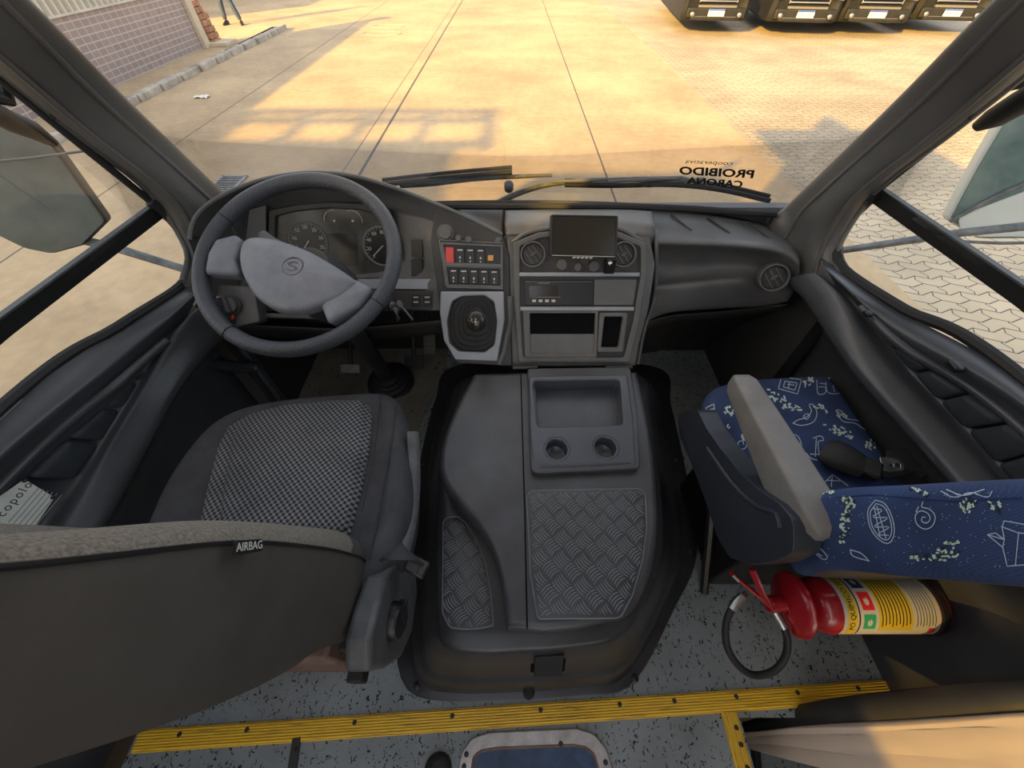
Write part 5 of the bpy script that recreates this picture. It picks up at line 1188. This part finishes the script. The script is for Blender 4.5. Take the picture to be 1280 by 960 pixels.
# beige padded panel at the stairwell
bp_ = thing('stair_panel', 'beige vinyl stairwell panel with a dark top rail at the bus door', 'panel', (.85, -.05, -.3))
def bez(px): return [W(x, y, x=xx) for x, y, xx in px]
topE = bez([(930, 917, .75), (1020, 903, .80), (1140, 893, .875), (1280, 883, .95), (1420, 873, 1.02), (1900, 850, 1.07)])
botE = bez([(931, 929, .75), (1020, 950, .80), (1140, 978, .875), (1280, 1012, .95), (1420, 1048, 1.02), (1900, 1150, 1.07)])
rng = random.Random(5); rows = []
for j in range(9):
    t = j / 8; r_ = [a.lerp(b, t) for a, b in zip(topE, botE)]
    rows.append([p + V((-.004 * math.sin(i * 1.3 + j * 2.1) * min(1, i / 3), 0, .004 * math.sin(j * 1.9 + i * .4))) for i, p in enumerate(r_)])
k = M(); k.grid(loft(rows, 40, 33)); pn = k.build('padded_face', 'beige_vinyl', bp_, smooth=80, solid=.03)
k = M(); k.tube(spl([p + V((-.003, .003, 0)) for p in topE], 30), .006, 8); k.build('piping', 'beige_vinyl', bp_)
railE = bez([(930, 914, .76), (1020, 886, .81), (1140, 870, .885), (1280, 859, .96), (1420, 850, 1.03), (1900, 815, 1.075)])
k = M(); k.grid(loft([topE, [(a + b) / 2 + V((-.006, 0, .004)) for a, b in zip(topE, railE)], railE], 30, 9)); k.build('top_rail', 'dash_dark', bp_, smooth=80, solid=.02)
k = M(); p_ = W(945, 945, z=-.31); k.box(p_, (.02, .12, .03), Matrix.Rotation(-.3, 3, 'Z')); k.build('foot_bracket', 'black', bp_, bevel=.003)
# maker's plate on the driver's side panel
PPl = plane(W(32, 630, x=-1.025), (.9, -.1, .42), (-.25, .8, .55))
dp = [(10, 603), (36, 599), (70, 622), (46, 655), (-30, 690), (-60, 655)]
pt = thing('maker_plate', 'small metal maker plate riveted to the side panel beside the driver seat', 'plate', PPl.translation)
pb = pxplate('sheet', [(30, 599), (68, 622), (36, 668), (-38, 690), (-62, 664)], PPl, .0015, -.001, 'plate_metal', pt, r=.003)
q0, q1 = PPl @ puv(2, 642, PPl).to_3d(), PPl @ puv(29, 612, PPl).to_3d(); ux = (q1 - q0).normalized()
mxp = at_mx((q0 + q1) / 2 + PPl.col[2].xyz * .0018 , PPl.col[2].xyz, ux)
me = text_mesh('marcopolo', .021, mxp @ Matrix.Translation((.041, 0, 0)), 0, .0002, 'RIGHT', 1.25); me.materials.clear(); me.materials.append(MT['print_black']); link('plate_lettering', me, pt, 0)
k = M(); vx = PPl.col[2].xyz.cross(ux)
for i in range(6):
    c = (q0 + q1) / 2 - vx * (.018 + .008 * i) + PPl.col[2].xyz * .0016; k.box(c, (.075, .0016, .0006), Matrix((ux, vx, PPl.col[2].xyz)).transposed())
k.build('plate_lines', 'grey_line', pt, smooth=0)
for x, y in ((31, 601), (66, 622)): screw(pt, W(x, y, pl=off(PPl, .002)), PPl.col[2].xyz, .004, 'black', 'rivet')

# ------------------------------------------------------------------ windscreen lettering and wipers
PWS = plane((0, 1.335, .80), (0, -1, -.44))
def wsp(x, y, o=0):
    p = W(x, y, pl=PWS)
    for _ in range(6): p = W(x, y, y=wsc(p.x / .905, p.z).y + o)
    return p
def decal(s, x0, x1, y, size_k, slope, shear, lab):
    a, b = wsp(x0, y + slope, -.004), wsp(x1, y - slope, -.004); L_ = (b - a).length
    d0 = (wsp((x0 + x1) / 2 + 1, y, -.004) - wsp((x0 + x1) / 2 - 1, y, -.004)).normalized(); nz = V((0, -.92, -.40))
    u_ = (b - a).normalized(); nz = (nz - u_ * nz.dot(u_)).normalized()
    mx = at_mx((a + b) / 2, -nz, -u_)     # reads from outside: mirrored from within
    me = text_mesh(s, .03, Matrix.Identity(4), shear, 0, bold=.0010 if shear else 0); xs = [v.co.x for v in me.vertices]; k_ = L_ / (max(xs) - min(xs)); cx_ = (max(xs) + min(xs)) / 2
    me.transform(mx @ Matrix.Diagonal((k_, size_k * .8, 1, 1)) @ Matrix.Translation((-cx_, 0, 0)))
    me.materials.clear(); me.materials.append(MT['print_black']); me.name = 'windscreen_lettering'; o = link('windscreen_lettering', me, None, 0); tag(o, lab, 'lettering'); return o
dc1 = decal('cooperativa', 857, 916, 203, .85, -1.4, .0, 'small black mirrored word cooperativa above the larger lettering on the windscreen')
dc2 = decal('PROIBIDO', 849, 944, 216, 1.65, -2.5, .25, 'black mirrored word PROIBIDO lettered on the windscreen')
dc3 = decal('CARONA', 860, 928, 228.5, 1.45, -2.6, .25, 'black mirrored word CARONA lettered just above the wiper on the windscreen')
def wiper(label, blade, arm, extra):
    o = thing('windscreen_wiper', label, 'wiper', wsp(*arm[0], .05), 'windscreen wipers')
    bl_ = spl([wsp(x, y, .022) for x, y in blade], 30); k = M(); k.tube(bl_, .008, 8); k.tube([p + V((0, .012, .010)) for p in bl_], .006, 8); k.build('blade', 'rubber', o)
    k = M(); k.tube(spl([wsp(x, y, .045) for x, y in arm], 30), [.016 - .008 * i / 29 for i in range(30)], 8, flat=.6); k.build('arm', 'arm_weathered', o)
    k = M()
    for a, b in extra: k.tube([wsp(a[0], a[1], .035), wsp(b[0], b[1], .035)], .006, 8)
    k.build('yoke', 'grey_line', o)
    return o
wiper('wiper in front of the driver lying from the hood edge to the windscreen middle', [(478, 231), (520, 226), (570, 221), (640, 215)], [(500, 231), (540, 229), (600, 223), (690, 219)], [((515, 231), (545, 226)), ((590, 222), (630, 217)), ((530, 227), (640, 218))])
wiper('long wiper in front of the passenger with its arm rising from the centre', [(706, 231), (760, 232), (840, 231), (900, 237), (962, 251)], [(617, 256), (650, 241), (690, 230), (760, 225), (850, 222)], [((690, 227), (760, 224)), ((740, 228), (850, 222)), ((850, 222), (905, 236)), ((790, 231), (880, 224))])
k = M(); p_ = wsp(636, 232, .06); k.lathe([(.016, -.02), (.016, .006), (.01, .012), (0, .013)], at_mx(p_, (0, -.6, .8)), 20); tag(k.build('washer_jet', 'arm_weathered'), 'small grey washer jet nub behind the middle of the windscreen wipers', 'washer jet')

# ------------------------------------------------------------------ outside mirrors and their arms
def mirror(px, x, label, face, n, r):
    pl = plane(W(px[0][0], px[0][1], x=x), n, (0, 0, 1)); o = thing('outside_mirror', label, 'mirror', pl.translation, 'outside mirrors')
    pts = uvl(px, pl); lp = rpoly(pts, r)
    plate('housing', [lp], pl, -.003, -.09, 'mirror_shell' if x > 0 else 'rubber', o, .02, 3)
    c = sum((V(p) for p in lp), V((0, 0))) / len(lp)
    plate('mirror_glass', [[c + (p - c) * .965 for p in lp]], pl, .002, -.006, face, o, .002); return o, pl
m1, pl1 = mirror([(-60, 150), (30, 152), (62, 178), (134, 278), (104, 308), (64, 319), (30, 312), (-60, 268)], -1.42, 'large dusty dark mirror outside the driver window', 'mirror_face', (.50, -.84, .22), [.02, .02, .02, .02, .02, .03, .05, .03])
k = M(); k.tube([W(x, y, pl=off(pl1, .003)) for x, y in ((-20, 203), (40, 197), (112, 188))], .0035, 6); k.tube([W(x, y, pl=off(pl1, .003)) for x, y in ((-20, 206), (60, 262))], .0012, 6); k.build('reflection_line', 'grey_line', m1)  # grey lines drawn on the glass as a painted reflection
m2, pl2 = mirror([(1184, 276), (1222, 205), (1262, 138), (1400, 60), (1400, 290), (1300, 300), (1225, 300)], 1.42, 'large mirror with pale housing outside the passenger window', 'mirror_teal_reflection', (-.50, -.84, .22), [.02, .02, .03, .03, .03, .05, .04])
k = M(); q = uvl([(1196, 270), (1250, 250), (1400, 195), (1400, 285), (1300, 295), (1225, 296), (1200, 290)], pl2); me = plate_mesh([rpoly(q, .02)], pl2, .006, .0, .002, 2); me.materials.clear(); me.materials.append(MT['mirror_shell']); link('lower_glass', me, m2, 38)['label'] = 'pale lower mirror facet'
k = M(); k.tube([W(x, y, pl=off(pl2, .006)) for x, y in ((1187, 277), (1250, 243), (1400, 180))], .006, 8); k.tube([W(x, y, pl=off(pl2, .008)) for x, y in ((1205, 302), (1250, 304), (1320, 303))], .005, 8); k.build('rim', 'arm_weathered', m2)
def marm(par, pts, xs, r, m='arm_weathered', flat=.5):
    P = [W(x, y, x=q) for (x, y), q in zip(pts, xs)]; k = M(); k.tube(P, r, 10, flat=flat, up=(0, .3, 1)); return k.build('support_arm', m, par, bevel=.002)
marm(m1, [(250, 345), (226, 335), (142, 309), (60, 290)], [-1.10, -1.14, -1.28, -1.46], .022)
marm(m2, [(1034, 316), (1052, 313), (1200, 291), (1290, 282)], [1.10, 1.12, 1.32, 1.46], .022)
for sgn, lab in ((-1, 'dark rounded bracket at the top of the mirror by the driver'), (1, 'dark rounded bracket at the top of the mirror by the passenger')):
    px = [(-30, 128), (10, 150), (40, 162), (66, 178)] if sgn < 0 else [(1310, 106), (1272, 130), (1245, 146), (1222, 158)]
    P = [W(x, y, x=sgn * q) for (x, y), q in zip(px, (1.09, 1.095, 1.10, 1.105))]
    o = thing('mirror_bracket', lab, 'bracket', P[1], 'mirror brackets'); k = M(); k.tube(P, [.024, .027, .025, .013], 12, flat=.8); k.build('clamp', 'rubber', o, smooth=60)
    k = M(); k.tube([P[0] + V((0, 0, .02)), P[1] + V((0, .03, .03)), P[1] + V((sgn * -.02, .05, .09))], .016, 8); k.build('bolt_plate', 'rubber', o)

# ------------------------------------------------------------------ parked pickups
def car_part(root, name, k, m, **kw): return k.build(name, m, root, **kw)
def make_car(label, loc, rz):
    o = thing('pickup', label, 'car', (0, 0, 0), 'parked dark cars')
    # local: front at y=0 facing -Y, ground at z=0
    def sec(y, w, zl, zh, r=.10): return [V((p.x, y, p.y)) for p in resample([V((*q, 0)) for q in (lambda L_: L_ + [L_[0]])(rpoly([V((-w, zl)), V((w, zl)), V((w * .94, zh)), V((-w * .94, zh))], [r * .6, r * .6, r, r], 4))], 48)[:-1]]
    k = M(); k.grid([sec(.06, .70, .40, .72, .08), sec(.0, .80, .34, .86), sec(.10, .90, .30, 1.02), sec(.5, .93, .28, 1.10), sec(1.35, .93, .28, 1.16), sec(3.4, .93, .30, 1.12), sec(5.0, .92, .34, 1.10), sec(5.15, .85, .45, 1.0)], closed=True)
    k.cap(sec(.06, .70, .40, .72, .08), 0, True); k.cap(sec(5.15, .85, .45, 1.0)); car_part(o, 'body', k, 'car_black', smooth=40)
    k = M(); k.grid([sec(1.30, .80, 1.10, 1.15, .02), sec(2.0, .74, 1.10, 1.72, .15), sec(3.0, .74, 1.10, 1.76, .15), sec(3.5, .76, 1.10, 1.66, .12), sec(3.62, .80, 1.10, 1.2, .02)], closed=True); car_part(o, 'cabin', k, 'car_glass', smooth=40)
    k = M(); k.box((0, 2.5, 1.75), (1.3, 1.2, .05)); car_part(o, 'roof', k, 'car_black', bevel=.02)
    for x in (-.80, .80):
        for y in (.95, 4.1):
            mx = at_mx((x, y, .38), (1 if x > 0 else -1, 0, 0)); k = M(); k.lathe([(.2, -.12), (.36, -.12), (.38, -.08), (.38, .08), (.36, .12), (.25, .12), (.24, .10), (.06, .11), (0, .11)], mx, 32, mfun=lambda j, i: 1 if j >= 5 else 0); k.build('wheel', ['tyre', 'car_trim'], o)
            k = M(); k.tube([V((x * 1.03, y + .46 * math.cos(q), .38 + .46 * math.sin(q))) for q in [math.pi * i / 12 for i in range(13)]], .05, 8); k.build('wheel_arch', 'car_trim', o)
    k = M(); k.box((0, -.02, .47), (1.56, .14, .22)); k.box((0, -.05, .36), (1.30, .12, .08)); car_part(o, 'bumper', k, 'car_black', bevel=.07, seg=4)
    k = M(); k.box((0, -.03, .60), (1.0, .1, .05)); [k.box((sx * .62, -.06, .44), (.26, .05, .10), Matrix.Rotation(sx * .1, 3, 'Y')) for sx in (-1, 1)]; car_part(o, 'bumper_trim', k, 'car_trim', bevel=.01)
    k = M(); [k.box((0, -.085, .33 + .035 * i), (1.1, .012, .010)) for i in range(3)]; car_part(o, 'lower_grille', k, 'car_trim')
    k = M(); [k.box((0, -.0, .70 + .07 * i), (.95 - .05 * i, .07, .028)) for i in range(4)]; [k.box((sx * .49, 0, .80), (.03, .07, .26)) for sx in (-1, 1)]; car_part(o, 'grille', k, 'chrome', bevel=.006)
    for sx in (-1, 1):
        k = M(); k.box((sx * .68, .06, .82), (.34, .16, .16), Matrix.Rotation(-sx * .3, 3, 'Z')); car_part(o, 'headlight', k, 'steel', bevel=.03)
        k = M(); k.lathe([(.05, 0), (.05, .03), (.04, .035), (0, .035)], at_mx((sx * .62, -.07, .44), (0, -1, 0)), 16); car_part(o, 'fog_light', k, 'steel')
    k = M(); k.box((0, -.10, .48), (.42, .012, .14)); pl_o = car_part(o, 'number_plate', k, 'plate_white')
    k = M(); k.box((0, -.107, .533), (.42, .004, .032)); k.build('plate_band', 'plate_blue', pl_o)
    k = M(); [k.box((-.14 + .047 * i, -.107, .468), (.022, .004, .06)) for i in range(7) if i != 3]; k.build('plate_characters', 'grey_line', pl_o)
    k = M(); k.lathe([(.0, .02), (.05, .02), (.06, .0)], at_mx((0, -.04, .82), (0, -1, 0)), 20); car_part(o, 'emblem', k, 'chrome')
    o.location = loc; o.rotation_euler.z = rz; return o
labs = ['dark pickup parked at the end of the row, fully clear of the others', 'second dark pickup from the open end of the parked row', 'third dark pickup from the open end of the parked row', 'dark pickup parked furthest along the row behind the windscreen pillar']
for (px, py, rz), lab in zip(((896, 30, -.10), (1008, 32, -.16), (1098, 32, -.16), (1192, 30, -.18)), labs):
    p = W(px, py - 14, z=G0 + .48); make_car(lab, (p.x, p.y + .1, G0), rz)

# ------------------------------------------------------------------ the walker
f1, f2 = W(284, 31, z=G0), W(303, 31, z=G0)
def walker():
    o = thing('person', 'person in dark jeans and dark shoes walking past the tiled wall', 'person', (f1.x, f1.y, G0))
    hipc = V(((f1.x + f2.x) / 2 - .02, f1.y + .03, G0 + .93))
    def skin(name, pts, edges, rad, m, root=0):
        me = bpy.data.meshes.new(name); me.from_pydata([tuple(p) for p in pts], edges, []); me.materials.append(MT[m])
        ob = bpy.data.objects.new(name, me); C.objects.link(ob); ob.parent = o; ob.matrix_parent_inverse = worldm(o).inverted()
        s_ = ob.modifiers.new('skin', 'SKIN'); lay = me.skin_vertices[0].data if me.skin_vertices else None
        if lay is None:
            bm = bmesh.new(); bm.from_mesh(me); bm.verts.layers.skin.verify(); bm.to_mesh(me); bm.free(); lay = me.skin_vertices[0].data
        for i, r_ in enumerate(rad): lay[i].radius = (r_, r_) if not isinstance(r_, tuple) else r_; lay[i].use_root = (i == root)
        q = ob.modifiers.new('sub', 'SUBSURF'); q.levels = 1; q.render_levels = 2; return ob
    h = hipc; up = V((0, 0, 1)); sp_ = V((.10, 0, 0))
    sh = h + V((0, 0, .52)); nk = h + V((0, -.02, .60)); hd = h + V((0, -.03, .72))
    kn1 = h + V((-.16, -.03, -.44)); kn2 = h + V((.16, -.05, -.45))
    pts = [h, h + V((0, 0, .22)), h + V((0, 0, .42)), nk, hd, hd + V((0, -.01, .10)),
           h + V((-.10, 0, -.06)), kn1, V((f1.x, f1.y, G0 + .09)), h + V((.10, 0, -.06)), kn2, V((f2.x, f2.y, G0 + .09)),
           sh + V((-.19, 0, -.06)), sh + V((-.25, .06, -.34)), sh + V((-.24, -.06, -.58)), sh + V((.19, 0, -.06)), sh + V((.25, -.06, -.34)), sh + V((.24, -.16, -.57))]
    ed = [(0, 1), (1, 2), (2, 3), (3, 4), (4, 5), (0, 6), (6, 7), (7, 8), (0, 9), (9, 10), (10, 11), (2, 12), (12, 13), (13, 14), (2, 15), (15, 16), (16, 17)]
    rad = [.135, .125, .15, .055, .095, .07, .095, .062, .038, .095, .062, .038, .065, .045, .03, .065, .045, .03]
    skin('body', pts, ed, rad, 'skin')
    skin('trousers', [h + V((0, 0, .06)), h + V((-.10, 0, -.07)), kn1, V((f1.x, f1.y, G0 + .10)), h + V((.10, 0, -.07)), kn2, V((f2.x, f2.y, G0 + .10))], [(0, 1), (1, 2), (2, 3), (0, 4), (4, 5), (5, 6)], [.15, .11, .080, .066, .11, .080, .066], 'denim')
    skin('shirt', [h + V((0, 0, .02)), h + V((0, 0, .22)), h + V((0, 0, .43)), sh + V((-.19, 0, -.06)), sh + V((-.24, .04, -.24)), sh + V((.19, 0, -.06)), sh + V((.24, -.04, -.24)), nk - V((0, 0, .04))], [(0, 1), (1, 2), (2, 3), (3, 4), (2, 5), (5, 6), (2, 7)], [.155, .145, .165, .08, .065, .08, .065, .06], 'shirt')
    k = M(); k.lathe([(0, .13), (.06, .12), (.10, .07), (.112, .0), (.09, -.03)], Matrix.Translation(hd + V((0, .015, .05))), 20); k.build('hair', 'hair', o, smooth=80)
    k = M(); k.lathe([(0, .03), (.012, .015), (.016, 0)], at_mx(hd + V((0, -.10, .02)), (0, -1, -.2)), 10); k.build('nose', 'skin', o)
    for s_, w3, hnd in ((-1, sh + V((-.24, -.06, -.58)), 0), (1, sh + V((.24, -.16, -.57)), 1)):
        pp = [w3, w3 + V((0, -.015, -.07))]; ee = [(0, 1)]; rr = [.026, .032]
        for q in range(4):
            i0 = len(pp); base_ = w3 + V(((q - 1.5) * .016, -.02, -.09)); pp += [base_, base_ + V((0, -.012, -.035)), base_ + V((0, -.03, -.055))]; ee += [(1, i0), (i0, i0 + 1), (i0 + 1, i0 + 2)]; rr += [.010, .009, .007]
        i0 = len(pp); pp += [w3 + V((-s_ * .03, -.04, -.06)), w3 + V((-s_ * .034, -.06, -.085))]; ee += [(1, i0), (i0, i0 + 1)]; rr += [.011, .008]
        skin('hand', pp, ee, rr, 'skin', 1)
    for f_, yaw in ((f1, -.1), (f2, .5)):
        k = M(); rows = []
        for y, w_, hh in ((.11, .03, .06), (.09, .042, .10), (.03, .045, .12), (-.06, .048, .075), (-.14, .046, .055), (-.18, .03, .04)):
            rows.append([Matrix.Translation((f_.x, f_.y, G0)) @ Matrix.Rotation(yaw, 4, 'Z') @ V(q) for q in ((-w_, y, 0.0), (w_, y, .0), (w_ * .95, y, hh * .6), (w_ * .5, y, hh), (-w_ * .5, y, hh), (-w_ * .95, y, hh * .6))])
        k.grid(rows, closed=True); k.cap(rows[0], 0, True); k.cap(rows[-1]); k.build('shoe', 'shoe', o, smooth=60)
walker()

# ------------------------------------------------------------------ light
sc_n = bpy.context.scene
world = bpy.data.worlds.new('sky'); sc_n.world = world; world.use_nodes = True; nt = world.node_tree
bg = nt.nodes['Background']; sk = N(nt, 'ShaderNodeTexSky'); sk.sky_type = 'NISHITA'; sk.sun_disc = False; sk.sun_elevation = R(20); sk.sun_rotation = R(-142); sk.air_density = 1.0; sk.dust_density = 3.0
mxs = N(nt, 'ShaderNodeMix', data_type='RGBA'); mxs.inputs['Factor'].default_value = .55; nt.links.new(sk.outputs[0], mxs.inputs['A']); mxs.inputs['B'].default_value = (3.2, 3.1, 3.0, 1)
nt.links.new(mxs.outputs['Result'], bg.inputs['Color']); bg.inputs['Strength'].default_value = .35
sun = bpy.data.objects.new('sun', bpy.data.lights.new('sun', 'SUN')); C.objects.link(sun)
sun.data.energy = 9.6; sun.data.color = (1.0, .60, .10); sun.data.angle = R(.8)
sd = V((.583, .733, -.342)); sun.rotation_euler = sd.to_track_quat('-Z', 'Y').to_euler(); sun.location = (-6, -8, 6)
vs = sc_n.view_settings; vs.view_transform = 'Standard'; vs.look = 'None'; vs.exposure = 0.55; vs.gamma = 1; vs.use_curve_mapping = False
